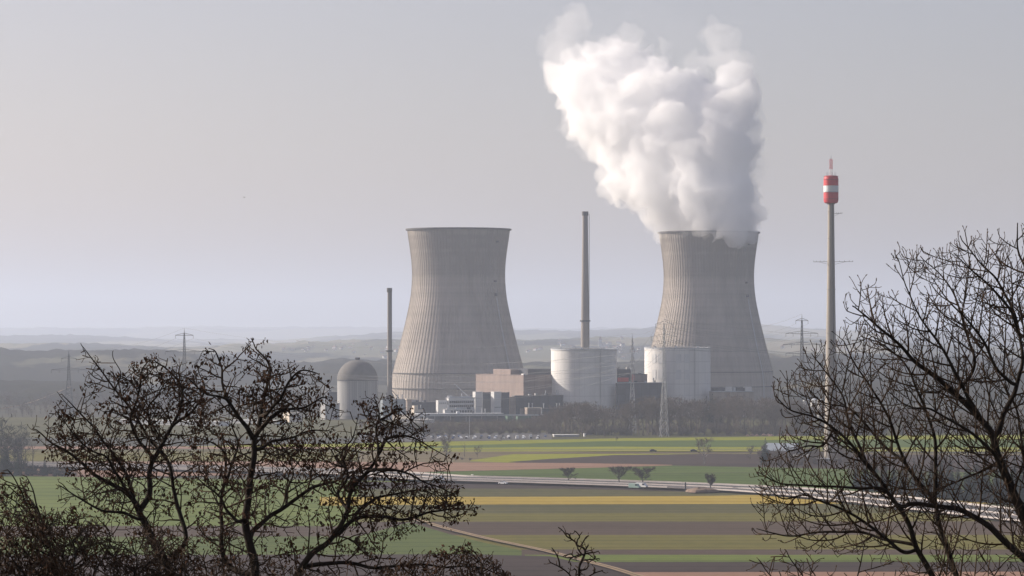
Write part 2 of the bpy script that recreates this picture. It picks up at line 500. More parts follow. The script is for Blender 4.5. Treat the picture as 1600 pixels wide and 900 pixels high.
wall_ribbon('concrete_barrier', HW, -18.8, 0.75, 0.3, m_conc, 1.70, 'pale concrete barrier along the far edge of the motorway', 'barrier', BG)
wall_ribbon('concrete_barrier', HW, 0.0, 0.5, 0.3, m_conc, 1.70, 'pale concrete barrier along the middle of the motorway', 'barrier', BG)
wall_ribbon('concrete_barrier', HW, 19.0, 0.6, 0.3, m_conc, 1.70, 'pale concrete barrier along the near motorway edge, left of the gap by the orchard tree', 'barrier', BG, 0.0, 0.445)
wall_ribbon('concrete_barrier', HW, 19.0, 0.6, 0.3, m_conc, 1.70, 'pale concrete barrier along the near motorway edge, below the row of orchard trees', 'barrier', BG, 0.455, 0.595)
wall_ribbon('concrete_barrier', HW, 19.0, 0.6, 0.3, m_conc, 1.70, 'pale concrete barrier along the near motorway edge, running on behind the bare ash tree', 'barrier', BG, 0.625, 1.0)

# ------------------------------------------------------------------ haze
def volume_mat(name, col, dens, aniso):
    m = bpy.data.materials.new(name); m.use_nodes = True
    N, L = m.node_tree.nodes, m.node_tree.links
    N.remove(N['Principled BSDF'])
    v = N.new('ShaderNodeVolumePrincipled')
    v.inputs['Color'].default_value = (*col, 1); v.inputs['Density'].default_value = dens; v.inputs['Anisotropy'].default_value = aniso
    L.new(v.outputs[0], N['Material Output'].inputs['Volume'])
    return m
m_haze = volume_mat('haze_air', HAZE_COL, HAZE_DENSITY, HAZE_G)
hz = MB().box(-30000, -400, -3, 30000, 44000, 520).build('haze', m_haze)
hz['kind'] = 'stuff'

# ------------------------------------------------------------------ cooling towers
def tower_mat():
    m = bpy.data.materials.new('tower_concrete')
    m.use_nodes = True
    N, L = m.node_tree.nodes, m.node_tree.links
    b = N['Principled BSDF']; b.inputs['Roughness'].default_value = 0.9; b.inputs['Specular IOR Level'].default_value = 0.15
    tc = N.new('ShaderNodeTexCoord')
    def nz(scale, st, det=5):
        mp = N.new('ShaderNodeMapping'); mp.inputs['Scale'].default_value = st
        L.new(tc.outputs['Object'], mp.inputs[0])
        n = N.new('ShaderNodeTexNoise'); n.inputs['Scale'].default_value = scale; n.inputs['Detail'].default_value = det
        L.new(mp.outputs[0], n.inputs['Vector'])
        return n.outputs['Fac']
    streak = nz(0.16, (1, 1, 0.04))
    patch = nz(0.03, (1, 1, 0.6))
    ring = nz(0.16, (0.01, 0.01, 1), 8)
    def math_(op, a, c):
        k = N.new('ShaderNodeMath'); k.operation = op
        for i, v in enumerate((a, c)):
            if isinstance(v, (int, float)): k.inputs[i].default_value = v
            else: L.new(v, k.inputs[i])
        return k.outputs[0]
    sx = N.new('ShaderNodeSeparateXYZ'); L.new(tc.outputs['Object'], sx.inputs[0])
    up = N.new('ShaderNodeMapRange'); up.inputs[1].default_value = 122; up.inputs[2].default_value = 127; up.inputs[3].default_value = 0.0; up.inputs[4].default_value = 0.10
    L.new(sx.outputs[2], up.inputs[0])
    v = math_('ADD', math_('MULTIPLY', streak, 0.38), math_('MULTIPLY', patch, 0.35))
    v = math_('ADD', v, math_('MULTIPLY', ring, 0.45))
    drip = nz(0.5, (1, 1, 0.012), 4)                       # dark water runs hanging from the rim
    dm = N.new('ShaderNodeMapRange'); dm.inputs[1].default_value = 95; dm.inputs[2].default_value = 168; dm.inputs[3].default_value = 0.0; dm.inputs[4].default_value = 0.55
    L.new(sx.outputs[2], dm.inputs[0])
    dd = N.new('ShaderNodeMapRange'); dd.inputs[1].default_value = 0.48; dd.inputs[2].default_value = 0.66; L.new(drip, dd.inputs[0])
    v = math_('SUBTRACT', v, math_('MULTIPLY', math_('MULTIPLY', dm.outputs[0], dd.outputs[0]), 0.2))
    v = math_('SUBTRACT', v, up.outputs[0])
    r = N.new('ShaderNodeValToRGB')
    r.color_ramp.elements[0].position = 0.46; r.color_ramp.elements[1].position = 0.76
    r.color_ramp.elements[0].color = (0.28, 0.25, 0.22, 1); r.color_ramp.elements[1].color = (0.46, 0.41, 0.362, 1)
    L.new(v, r.inputs[0]); L.new(r.outputs[0], b.inputs['Base Color'])
    return m
m_tower = tower_mat()
m_rim = mat('dark_weathered_concrete', (0.12, 0.115, 0.11), 0.9, 0.2, 0.1)
m_pale = mat('pale_galvanised_steel', (0.50, 0.52, 0.54), 0.6, 0.1, 0.2)
TPROF = [(358, 80.0), (363, 79.4), (370, 78.6), (380, 77.0), (390, 75.6), (405, 73.6), (424, 72.3), (437, 72.4), (450, 73.2), (460, 74.2), (470, 75.7), (480, 77.6), (490, 79.7), (500, 82.0), (510, 84.3),
         (520, 86.7), (530, 89.2), (540, 91.7), (550, 94.3), (560, 97.0), (570, 99.7), (578, 101.7), (585, 103.2), (592, 104.2), (600, 104.9), (610, 105.3), (625, 105.6), (640, 105.8)]
def cooling_tower(cx, D, label):
    c = P(cx, HY, D); c.z = 0
    t = thing('cooling_tower', label, 'cooling tower', c, 'cooling towers')
    rows = np.linspace(358, 640, 72)
    pr = np.array(TPROF)
    rr = np.interp(rows, pr[:, 0], pr[:, 1])
    for _ in range(2): rr[1:-1] = (rr[:-2] + 2 * rr[1:-1] + rr[2:]) / 4
    prof = [(r * 0.6, Zat(y, 3000.0)) for r, y in zip(rr, rows)][::-1]
    n, per = 100, 2 * math.pi / 100
    mb = MB()
    for r, z in prof:
        w = 0.95 / r
        for k in range(n):
            a = k * per
            for da, dr in ((0, 0.27), (w, 0.27), (w * 1.1, 0), (per - w * 0.1, 0)):
                mb.v.append((c.x + (r + dr) * math.cos(a + da), c.y + (r + dr) * math.sin(a + da), max(z, 0.0)))
    q = 4 * n
    for j in range(len(prof) - 1):
        for i in range(q):
            mb.f.append((j * q + i, j * q + (i + 1) % q, (j + 1) * q + (i + 1) % q, (j + 1) * q + i)); mb.m.append(0)
    mb.lathe([(r - 1.0, z) for r, z in prof[::-1]], c, 100, cap=False)
    mb.build('shell', m_tower, t)
    r1, z1 = prof[-1]
    MB().lathe([(r1 - 1.2, z1 - 1.2), (r1 + 1.5, z1 - 1.2), (r1 + 1.7, z1 + 0.2), (r1 - 1.2, z1 + 0.2), (r1 - 1.2, z1 - 1.2)], c, 100, cap=False).build('rim', m_rim, t)
    for y in (582.5, 606.0):
        z = Zat(y, 3000.0)
        r = float(np.interp(y, pr[:, 0], pr[:, 1])) * 0.6
        MB().lathe([(r + 0.2, z - 0.35), (r + 1.1, z - 0.3), (r + 1.1, z + 0.3), (r + 0.2, z + 0.35)], c, 100, cap=False).build('ring_beam', m_rim, t)
    a = math.radians(51)
    mb = MB()
    pl = [(r, z) for r, z in prof if z < Zat(462, 3000.0)]
    for da in (-0.55, 0.55):
        mb.tube([Vector((c.x + (r + 1.3) * math.sin(a + da / r), c.y - (r + 1.3) * math.cos(a + da / r), z)) for r, z in pl], 0.26, 4)
    for z in np.arange(3, Zat(464, 3000.0), 2.5):
        r = float(np.interp(z, [p[1] for p in prof], [p[0] for p in prof])) + 1.3
        p0 = Vector((c.x + r * math.sin(a - .55 / r), c.y - r * math.cos(a - .55 / r), z)); p1 = Vector((c.x + r * math.sin(a + .55 / r), c.y - r * math.cos(a + .55 / r), z))
        mb.tube([p0, p1], 0.2, 4)
    mb.build('ladder', m_pale, t)
    for y, w in ((461, 1.3), (440, 0.9), (379, 0.8)):
        z = Zat(y, 3000.0); r = float(np.interp(y, pr[:, 0], pr[:, 1])) * 0.6 + 0.8
        p = Vector((c.x + r * math.sin(a), c.y - r * math.cos(a), z))
        M = Matrix.Translation(p) @ Matrix.Rotation(a, 4, 'Z')
        MB().box(-w, -0.8, -w, w, 1.2, w, M=M).build('hatch', m_rim, t)
    return t
cooling_tower(716.5, 3000.0, 'concrete cooling tower with no steam, behind the pinkish hall')
cooling_tower(1107.5, 3095.0, 'concrete cooling tower with white steam pouring from its top')

# ------------------------------------------------------------------ chimneys, dome, reactor cylinders
m_ch = mat('chimney_concrete', (0.26, 0.235, 0.215), 0.9, 0.2, 0.05, stretch=(1, 1, 0.3))
m_dark = mat('dark_steel', (0.06, 0.06, 0.065), 0.7, 0.2, 0.5)
def chimney(cx, D, ytop, ybot, rt, rb, rings, label, legs=False):
    c = P(cx, HY, D); c.z = 0
    t = thing('chimney', label, 'chimney', c, 'tall thin chimneys')
    k = D / FPX
    zt, zb = Zat(ytop, D), max(0, Zat(ybot, D))
    n = 24
    MB().lathe([(rb * k + (rt - rb) * k * (i / 10.0), zb + (zt - zb) * i / 10.0) for i in range(11)], c, n).build('shaft', m_ch, t, smooth=False)
    MB().lathe([(rt * k + 0.05, zt - 3.4), (rt * k + 0.55, zt - 3.0), (rt * k + 0.6, zt + 0.3), (rt * k - 0.3, zt + 0.3)], c, n).build('cap', m_rim, t)
    for y in rings:
        z = Zat(y, D); r = rt * k + (rb - rt) * k * (zt - z) / (zt - zb)
        MB().lathe([(r - 0.05, z - 0.3), (r + 1.1, z - 0.2), (r + 1.1, z + 0.9), (r + 1.0, z + 0.9), (r + 1.0, z + 0.1), (r - 0.05, z + 0.1)], c, n, cap=False).build('gallery', m_dark, t)
    rl = rb * k + 0.35
    MB().box(c.x + rl * 0.75, c.y - rl * 0.75 - 0.3, zb + 3, c.x + rl * 0.75 + 0.5, c.y - rl * 0.75, zt - 2).build('ladder', m_dark, t)
    if legs:
        MB().lathe([(rb * k * 1.95, zb - 0.4), (rb * k * 1.35, zb + 3.2), (rb * k * 1.05, zb + 6.6)], c, 20, cap=False).build('flared_foot', m_ch, t)
        for dx, dy in ((-4.2, -2), (4.5, -2.5), (8.2, 1.0), (-3.5, 4)):
            MB().tube([c + Vector((dx, dy, zb - 0.3)), c + Vector((dx * 0.15, dy * 0.15, zb + 7.5))], 0.32, 6).build('brace', m_dark, t)
    return t

m_dome = mat('dark_dome_roof', (0.125, 0.118, 0.11), 0.8, 0.15, 0.12)
m_grey = mat('grey_concrete_panels', (0.34, 0.34, 0.335), 0.9, 0.12, 0.15, stretch=(1, 1, 0.25))
def panel_mat(name, c1, c2, seams, zrows, mort=0.02):
    """cladding of tall panels: tone differs panel to panel, thin joints between; angle round the axis and height give the grid"""
    m = bpy.data.materials.new(name); m.use_nodes = True
    N, L = m.node_tree.nodes, m.node_tree.links
    b = N['Principled BSDF']; b.inputs['Roughness'].default_value = 0.8; b.inputs['Specular IOR Level'].default_value = 0.2
    tc = N.new('ShaderNodeTexCoord'); sx = N.new('ShaderNodeSeparateXYZ'); L.new(tc.outputs['Object'], sx.inputs[0])
    at = N.new('ShaderNodeMath'); at.operation = 'ARCTAN2'; L.new(sx.outputs[1], at.inputs[0]); L.new(sx.outputs[0], at.inputs[1])
    a2 = N.new('ShaderNodeMath'); a2.operation = 'MULTIPLY'; a2.inputs[1].default_value = seams / (2 * math.pi); L.new(at.outputs[0], a2.inputs[0])
    z2 = N.new('ShaderNodeMath'); z2.operation = 'MULTIPLY'; z2.inputs[1].default_value = 1.0 / zrows; L.new(sx.outputs[2], z2.inputs[0])
    cb = N.new('ShaderNodeCombineXYZ'); L.new(a2.outputs[0], cb.inputs[0]); L.new(z2.outputs[0], cb.inputs[1])
    br = N.new('ShaderNodeTexBrick'); br.offset = 0.0; br.inputs['Scale'].default_value = 1; br.inputs['Brick Width'].default_value = 1; br.inputs['Row Height'].default_value = 1
    br.inputs['Mortar Size'].default_value = mort; br.inputs['Bias'].default_value = 0.2
    br.inputs['Color1'].default_value = (*c1, 1); br.inputs['Color2'].default_value = (*c2, 1); br.inputs['Mortar'].default_value = (*[x * 0.72 for x in c2], 1)
    L.new(cb.outputs[0], br.inputs['Vector'])
    nz = N.new('ShaderNodeTexNoise'); nz.inputs['Scale'].default_value = 0.12; nz.inputs['Detail'].default_value = 6; 
    mp = N.new('ShaderNodeMapping'); mp.inputs['Scale'].default_value = (1, 1, 0.15); L.new(tc.outputs['Object'], mp.inputs[0]); L.new(mp.outputs[0], nz.inputs['Vector'])
    mr = N.new('ShaderNodeMapRange'); mr.inputs[1].default_value = 0.3; mr.inputs[2].default_value = 0.7; mr.inputs[3].default_value = 0.88; mr.inputs[4].default_value = 1.06; L.new(nz.outputs['Fac'], mr.inputs[0])
    mi = N.new('ShaderNodeMix'); mi.data_type = 'RGBA'; mi.blend_type = 'MULTIPLY'; mi.inputs[0].default_value = 1
    L.new(br.outputs['Color'], mi.inputs[6]); L.new(mr.outputs[0], mi.inputs[7]); L.new(mi.outputs[2], b.inputs['Base Color'])
    return m
m_white = panel_mat('white_reactor_cladding', (0.72, 0.705, 0.68), (0.695, 0.68, 0.655), 40, 9.5)
m_dwall = panel_mat('grey_ribbed_dome_wall', (0.36, 0.355, 0.345), (0.27, 0.27, 0.268), 56, 40, 0.08)

D0 = 2690.0; k = D0 / FPX
c = P(558.5, HY, D0); c.z = 0
t = thing('domed_reactor_building', 'grey round building with a dark rounded dome roof', 'reactor building', c)
R = 31.5 * k
MB().lathe([(R, 0), (R, Zat(594, D0))], c, 64).build('wall', m_dwall, t)
dz = Zat(560.5, D0) - Zat(592, D0)
o = MB().lathe([((R + 0.25) * math.cos(a) ** 0.92, Zat(594, D0) + dz * math.sin(a)) for a in np.linspace(0, math.pi / 2 - 0.02, 18)], c, 64, cap=False).build('dome', m_dome, t, smooth=True)
MB().lathe([(2.0, Zat(562, D0)), (2.2, Zat(559, D0)), (1.6, Zat(558.4, D0))], c, 16).build('vent', m_dark, t)
MB().lathe([(R + .1, Zat(594.5, D0)), (R + .55, Zat(594.5, D0)), (R + .55, Zat(593.4, D0)), (R + .1, Zat(593.4, D0))], c, 64, cap=False).build('gutter_ring', m_dark, t)

chimney(608.5, 2665.0, 450.5, 622.5, 3.1, 3.5, [549], 'shorter thin chimney with splayed legs beside the domed building', True)
chimney(914.3, 2830.0, 331, 560, 4.1, 7.0, [502], 'tallest thin chimney, rising behind the left white reactor building')

def reactor(cx, D, rpx, ytop, label):
    c = P(cx, HY, D); c.z = 0
    t = thing('reactor_building', label, 'reactor building', c, 'white round reactor buildings')
    k = D / FPX; R = rpx * k; zt = Zat(ytop, D)
    MB().lathe([(R, 0), (R, zt - 0.9)], c, 96).build('wall', m_white, t)
    MB().lathe([(R - 0.8, zt - 0.95), (R + 0.35, zt - 0.95), (R + 0.35, zt), (R - 0.8, zt), (R - 0.8, zt - 0.95)], c, 96, cap=False).build('parapet', m_pale, t)
    MB().lathe([(R - 0.9, zt - 1.6), (R - 0.9, zt - 0.7), (R * 0.3, zt + 0.4), (0.5, zt + 0.5)], c, 48).build('roof', m_rim, t)
    return t, c, R, zt
tb, cB, RB, zB = reactor(912.5, 2720.0, 51.5, 545, 'white round reactor building in front of the tallest chimney')
tc_, cC, RC, zC = reactor(1058.5, 2760.0, 51.5, 543, 'white round reactor building in front of the steaming tower')
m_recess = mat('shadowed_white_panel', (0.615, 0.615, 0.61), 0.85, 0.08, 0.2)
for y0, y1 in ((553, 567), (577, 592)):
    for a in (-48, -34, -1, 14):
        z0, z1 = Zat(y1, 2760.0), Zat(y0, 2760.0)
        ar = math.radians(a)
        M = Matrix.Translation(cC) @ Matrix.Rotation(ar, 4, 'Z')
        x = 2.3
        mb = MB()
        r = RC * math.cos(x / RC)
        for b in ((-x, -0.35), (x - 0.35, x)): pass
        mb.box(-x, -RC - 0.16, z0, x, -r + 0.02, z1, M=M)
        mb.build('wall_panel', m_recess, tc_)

# ------------------------------------------------------------------ angular buildings
TH = math.radians(30)
def clad_mat(name, c, w, hgt, amt=0.10):
    m = bpy.data.materials.new(name); m.use_nodes = True
    N, L = m.node_tree.nodes, m.node_tree.links
    b = N['Principled BSDF']; b.inputs['Roughness'].default_value = 0.75; b.inputs['Specular IOR Level'].default_value = 0.25
    tc = N.new('ShaderNodeTexCoord'); sx = N.new('ShaderNodeSeparateXYZ'); L.new(tc.outputs['Object'], sx.inputs[0])
    ad = N.new('ShaderNodeMath'); ad.operation = 'SUBTRACT'; L.new(sx.outputs[0], ad.inputs[0]); L.new(sx.outputs[1], ad.inputs[1])
    cb = N.new('ShaderNodeCombineXYZ'); L.new(ad.outputs[0], cb.inputs[0]); L.new(sx.outputs[2], cb.inputs[1])
    br = N.new('ShaderNodeTexBrick'); br.offset = 0; br.inputs['Scale'].default_value = 1.0; br.inputs['Brick Width'].default_value = w; br.inputs['Row Height'].default_value = hgt; br.inputs['Mortar Size'].default_value = 0.09
    br.inputs['Color1'].default_value = (*[x * (1 + amt) for x in c], 1); br.inputs['Color2'].default_value = (*[x * (1 - amt) for x in c], 1); br.inputs['Mortar'].default_value = (*[x * 0.6 for x in c], 1)
    L.new(cb.outputs[0], br.inputs['Vector'])
    nz = N.new('ShaderNodeTexNoise'); nz.inputs['Scale'].default_value = 0.25; nz.inputs['Detail'].default_value = 6
    mp = N.new('ShaderNodeMapping'); mp.inputs['Scale'].default_value = (1, 1, 0.2); L.new(tc.outputs['Object'], mp.inputs[0]); L.new(mp.outputs[0], nz.inputs['Vector'])
    mr = N.new('ShaderNodeMapRange'); mr.inputs[1].default_value = 0.3; mr.inputs[2].default_value = 0.7; mr.inputs[3].default_value = 0.82; mr.inputs[4].default_value = 1.12; L.new(nz.outputs['Fac'], mr.inputs[0])
    mi = N.new('ShaderNodeMix'); mi.data_type = 'RGBA'; mi.blend_type = 'MULTIPLY'; mi.inputs[0].default_value = 1
    L.new(br.outputs['Color'], mi.inputs[6]); L.new(mr.outputs[0], mi.inputs[7]); L.new(mi.outputs[2], b.inputs['Base Color'])
    MATS[name] = m
    return m
m_pink = clad_mat('pinkish_brown_cladding', (0.25, 0.19, 0.168), 4.0, 6.0, 0.05)
m_slate = clad_mat('dark_slate_cladding', (0.060, 0.066, 0.080), 3.0, 5.0, 0.18)
m_wht = mat('white_painted_wall', (0.62, 0.615, 0.60), 0.8, 0.06, 0.2)
m_cream = mat('cream_render', (0.60, 0.53, 0.44), 0.85, 0.08, 0.2)
m_beige = clad_mat('beige_brick', (0.31, 0.255, 0.215), 3.0, 3.0, 0.08)
m_blue = clad_mat('blue_grey_cladding', (0.24, 0.28, 0.31), 2.5, 7.0, 0.1)
m_glass = mat('dark_window_glass', (0.03, 0.035, 0.045), 0.15, 0.1, 0.3, spec=0.6)
m_red = mat('red_cladding', (0.62, 0.04, 0.045), 0.6, 0.1, 0.3)
m_roof = mat('flat_gravel_roof', (0.22, 0.215, 0.21), 0.95, 0.15, 0.3)
m_broof = mat('blue_grey_metal_roof', (0.22, 0.25, 0.29), 0.5, 0.1, 0.3)
m_green = mat('green_painted_steel', (0.10, 0.17, 0.12), 0.6, 0.15, 0.3)

BLDS = []
FIT = {'machine_hall': (6, 0, 0), 'annex': (6, 5, 1), 'turbine_hall': (5, 6, 1), 'chimney_hall': (3, 4, 1), 'dark_hall': (4, 5, 1), 'gate_house': (6, 0, 0), 'storage_hall': (3, 3, 1), 'slate_hall': (4, 5, 1), 'stepped_block': (2, 0, 0), 'beige_house': (2, 4, 1), 'entrance_block': (4, 0, 0), 'pale_hall': (4, 0, 0), 'gantry_building': (0, 8, 1), 'office_building': (3, 0, 0), 'brick_house': (1, 2, 2), 'striped_block': (2, 2, 1)}
class Bld:
    """a block whose nearest upright corner stands at photo column xc: its left wall spans xl..xc, its front wall xc..xr"""
    def __init__(s, name, label, cat, xl, xc, xr, ytop, D, m, roof=None, group=None, parent=None, part='wall', z0=0.0, th=TH, lip=0.35):
        D = D - 170 if D > 2700 else D
        s.D, s.k, s.th = D, D / FPX, th
        s.C = P(xc, HY, D); s.C.z = 0
        s.Lf = (xr - xc) * s.k / math.cos(th); s.Ll = max(1.5, (xc - xl) * s.k / math.sin(th)) if th > 0 else 14.0
        s.H = Zat(ytop, D)
        s.M = Matrix.Translation(s.C) @ Matrix.Rotation(th, 4, 'Z')
        s.t = parent or thing(name, label, cat, s.C, group)
        MB().box(0, 0, z0, s.Lf, s.Ll, s.H - 0.4, M=s.M).build(part, m, s.t)
        if roof:
            MB().box(-lip, -lip, s.H - 0.4, s.Lf + lip, s.Ll + lip, s.H, M=s.M).build('roof', roof, s.t)
        if name in FIT: BLDS.append((s,) + FIT[name])
    def z(s, y): return Zat(y, s.D)
    def u(s, px): return (px - CX) * s.k / math.cos(s.th) - (s.C.x) / math.cos(s.th)
    def front(s, name, x0, x1, y0, y1, m, out=0.08, n=1, gap=0.0):
        """n boxes set into the front wall between photo columns x0..x1 and rows y0..y1"""
        u0, u1 = s.u(x0), s.u(x1)
        w = (u1 - u0) / n
        r = []
        for i in range(n):
            a = u0 + i * w + gap * w / 2
            r.append(MB().box(a, -out, s.z(y1), a + w * (1 - gap), out * 0.5, s.z(y0), M=s.M).build(name, m, s.t))
        return r
    def side(s, name, v0, v1, z0, z1, m, out=0.08):
        return MB().box(-out, v0, z0, out * 0.5, v1, z1, M=s.M).build(name, m, s.t)
    def top(s, name, u0, v0, u1, v1, h, m, z=None):
        z = s.H if z is None else z
        return MB().box(u0, v0, z - 0.01, u1, v1, z + h, M=s.M).build(name, m, s.t)

h = Bld('machine_hall', 'big pinkish brown windowless hall with a raised block on its roof', 'industrial hall', 742, 818, 894, 586, 2870, m_pink, m_pink, lip=0.2)
L_ = h.Ll
h.top('roof_block', 0.6, L_ * 0.28, 9, L_ * 0.64, 4.6, m_pink)
h.top('roof_plant_room', 10, L_ * 0.12, 34, L_ * 0.5, 4.9, m_slate)
h.top('roof_vent', 0.6, 1, 3.4, 5, 1.3, m_wht)
for i in range(1, 7): h.side('cladding_joint', L_ * i / 7 - 0.12, L_ * i / 7 + 0.12, 20, h.H - 1, m_beige, 0.05)
h = Bld('annex', 'dark slate block at the foot of the pinkish hall, left of the round building', 'industrial building', 800, 804, 884, 618, 2845, m_slate, m_roof)
h.front('door', 812, 818, 638, 648, m_beige)
h = Bld('stair_tower', 'brown windowless block standing between the white slabs and the slate annex', 'industrial building', 786, 797, 806, 620, 2840, m_beige, m_beige, lip=0.1)
G_W = 'white slab towers below the pinkish hall'
h = Bld('slab_tower', 'white tall slab tower beside the office block, left of its twin', 'tower block', 738.5, 743, 754, 612, 2825, m_wht, m_wht, G_W, lip=0.05)
h.front('wall_joint', 743.5, 753.5, 622, 622.6, m_grey); h.front('wall_joint', 743.5, 753.5, 635, 635.5, m_grey)
h = Bld('link_block', 'dark slate infill block between the two white slab towers', 'industrial building', 753.5, 754.5, 768, 613, 2838, m_slate, m_slate, lip=0.02)
h = Bld('slab_tower', 'white slab tower with a bright narrow side, right of its twin', 'tower block', 767, 772, 783, 612, 2822, m_wht, m_wht, G_W, lip=0.05)
h.front('wall_joint', 772.5, 782.5, 636, 636.8, m_slate); h.front('wall_joint', 772.5, 782.5, 624, 624.5, m_grey)
h = Bld('link_block', 'dark slate block against the right side of the white slab tower', 'industrial building', 782.5, 783.5, 796, 613, 2836, m_slate, m_slate, lip=0.02)

h = Bld('office_building', 'white office building with two long rows of dark windows', 'office building', 696, 701, 741, 621.5, 2810, m_wht, m_wht)
for y0, y1 in ((626.5, 630), (633, 636.5)):
    h.front('window', 702, 739.5, y0, y1, m_glass, 0.1, 12, 0.16)
h.front('ledge', 700.8, 741, 631.1, 631.8, m_pale, 0.25); h.front('ledge', 700.8, 741, 638, 638.7, m_pale, 0.25)
h.top('roof_rail', 1, 1, h.Lf - 2, 2, 0.9, m_pale)
h.top('plant_room', 1.5, 3, 5, 6, 1.8, m_wht)
h = Bld('office_wing', 'pale low wing on the left end of the white office building', 'office building', 681, 684.5, 699, 625.5, 2806, m_wht, m_wht, lip=0.1)
h.front('window', 686, 697, 629, 631.5, m_grey, 0.06, 4, 0.3)
h = Bld('entrance_block', 'long white single storey block in front of the white office building', 'office building', 692, 695, 742, 640, 2795, m_wht, m_wht, lip=0.1)
h.front('window', 704, 738, 641.5, 645, m_glass, 0.08, 8, 0.25)
h = Bld('gate_house', 'long dark flat building with a thin pale roof edge below the office block', 'industrial building', 648, 654, 786, 646.5, 2760, m_slate, m_pale, th=math.radians(14))
h.front('window', 690, 780, 650, 652.5, m_glass, 0.08, 20, 0.3)
h = Bld('chimney_hall', 'blue grey hall carrying the shorter chimney', 'industrial hall', 594, 598, 635.5, 624, 2822, m_blue, m_blue, lip=0.1)
h = Bld('lift_shaft', 'tan block with an overhanging pale roof slab beside the blue grey hall', 'industrial building', 634, 636.5, 643, 624.5, 2815, m_beige, m_beige, lip=0.1)
h.top('roof_slab', -1.2, -1, h.Lf + 5, h.Ll * 0.8, 0.9, m_cream)
h = Bld('dark_hall', 'low dark hall behind the stepped cream block', 'industrial hall', 641, 646, 690, 628, 2850, m_slate, m_roof)
h = Bld('stepped_block', 'cream building stepping up to a small tower', 'industrial building', 642.5, 647, 661, 640, 2790, m_cream, m_cream, lip=0.1)
h.top('upper_storey', 0.6, 0.8, 4.2, 4.8, 3.2, m_cream)
h.front('window', 650, 659, 644, 646, m_glass, 0.06, 3, 0.4)
G_L = 'pale low halls left of the office block'
h = Bld('pale_hall', 'cream low hall with a lit long roof, in front of the domed building', 'industrial hall', 612, 613, 640, 648.5, 2770, m_cream, m_cream, G_L, th=math.radians(-35))
h = Bld('pale_hall', 'white lowest hall in front of the cream ones', 'industrial hall', 625, 626, 664, 655, 2740, m_wht, m_wht, G_L, th=math.radians(-35))
h = Bld('pale_hall', 'long bright white flat hall at the left, seen through the branches', 'industrial hall', 180, 181, 352, 655.5, 2540, m_wht, m_wht, G_L, th=math.radians(-32))
h.front('window', 199, 216, 658, 660.5, m_glass, 0.1, 6, 0.25)
h.front('window', 235, 345, 659, 660.8, m_grey, 0.1, 22, 0.4)
h = Bld('pale_hall', 'cream block between the long white hall and the domed building', 'industrial hall', 441, 452, 472, 645, 2760, m_cream, m_cream, G_L)
h.front('window', 456, 470, 650, 653, m_glass, 0.06, 4, 0.4)
h = Bld('pale_hall', 'white low hall beside the cream block, partly behind branches', 'industrial hall', 358, 359, 436, 656, 2730, m_wht, m_wht, G_L, th=math.radians(-32))
h = Bld('storage_hall', 'dark low hall to the left of the domed building', 'industrial hall', 506, 512, 532, 612, 2900, m_slate, m_roof)
h = Bld('storage_hall', 'pale grey low hall at the foot of the domed building', 'industrial hall', 500, 508, 530, 630, 2830, m_grey, m_grey)
# right of the left reactor
h = Bld('beige_house', 'small beige block in front of the left white round building', 'industrial building', 820, 824, 846, 637, 2780, m_beige, m_cream, lip=0.2)
h = Bld('slate_hall', 'low dark hall in front of the left white round building', 'industrial hall', 845, 847, 892, 637.5, 2775, m_slate, m_roof)
h = Bld('green_shed', 'dull green steel shed in front of the slate annex', 'shed', 789, 793, 802, 649, 2770, m_green, m_green, lip=0.1)
h = Bld('green_shed', 'dark green wider steel shed in front of the beige block', 'shed', 806, 809, 830, 649.5, 2765, m_green, m_slate, lip=0.1)
h = Bld('turbine_hall', 'dark slate hall between the two white round buildings', 'industrial hall', 962, 964, 1040, 598, 2868, m_slate, m_pale, lip=0.1)
h = Bld('striped_block', 'dark block with a red band above the slate hall', 'industrial building', 961, 965, 986, 577, 2900, m_slate, m_slate, lip=0.1)
h.front('red_band', 965, 982.5, 590, 596.5, m_red, 0.15)
h = Bld('striped_block', 'brown block with a red edge beside the red banded block', 'industrial building', 984, 986.5, 1012, 584.5, 2895, m_pink, m_slate, lip=0.1)
h.front('red_band', 987, 991, 585, 597, m_red, 0.15)
h = Bld('brick_house', 'small pinkish brick house among the bare trees between the round buildings', 'house', 964, 968, 984, 639, 2700, m_beige, m_cream)
h = Bld('gantry_building', 'beige building carrying a row of white and dark roof boxes', 'industrial building', 1110, 1114, 1178, 612, 2900, m_beige, m_roof, th=math.radians(8))
def gbox(x0, x1, hh, m, nm):
    h.top(nm, h.u(x0), 0.4, h.u(x1), 8, hh, m)
gbox(1114, 1133, 3.4, m_slate, 'louvre_box'); gbox(1134, 1144.5, 4.0, m_wht, 'cooling_unit'); gbox(1147, 1150, 3.6, m_pale, 'cooling_unit')
gbox(1152, 1164, 3.4, m_slate, 'louvre_box'); gbox(1165, 1175.5, 4.0, m_wht, 'cooling_unit')
h.top('roof_deck', 0, 0, h.Lf, 9, 0.5, m_pale, h.H + 0.01)
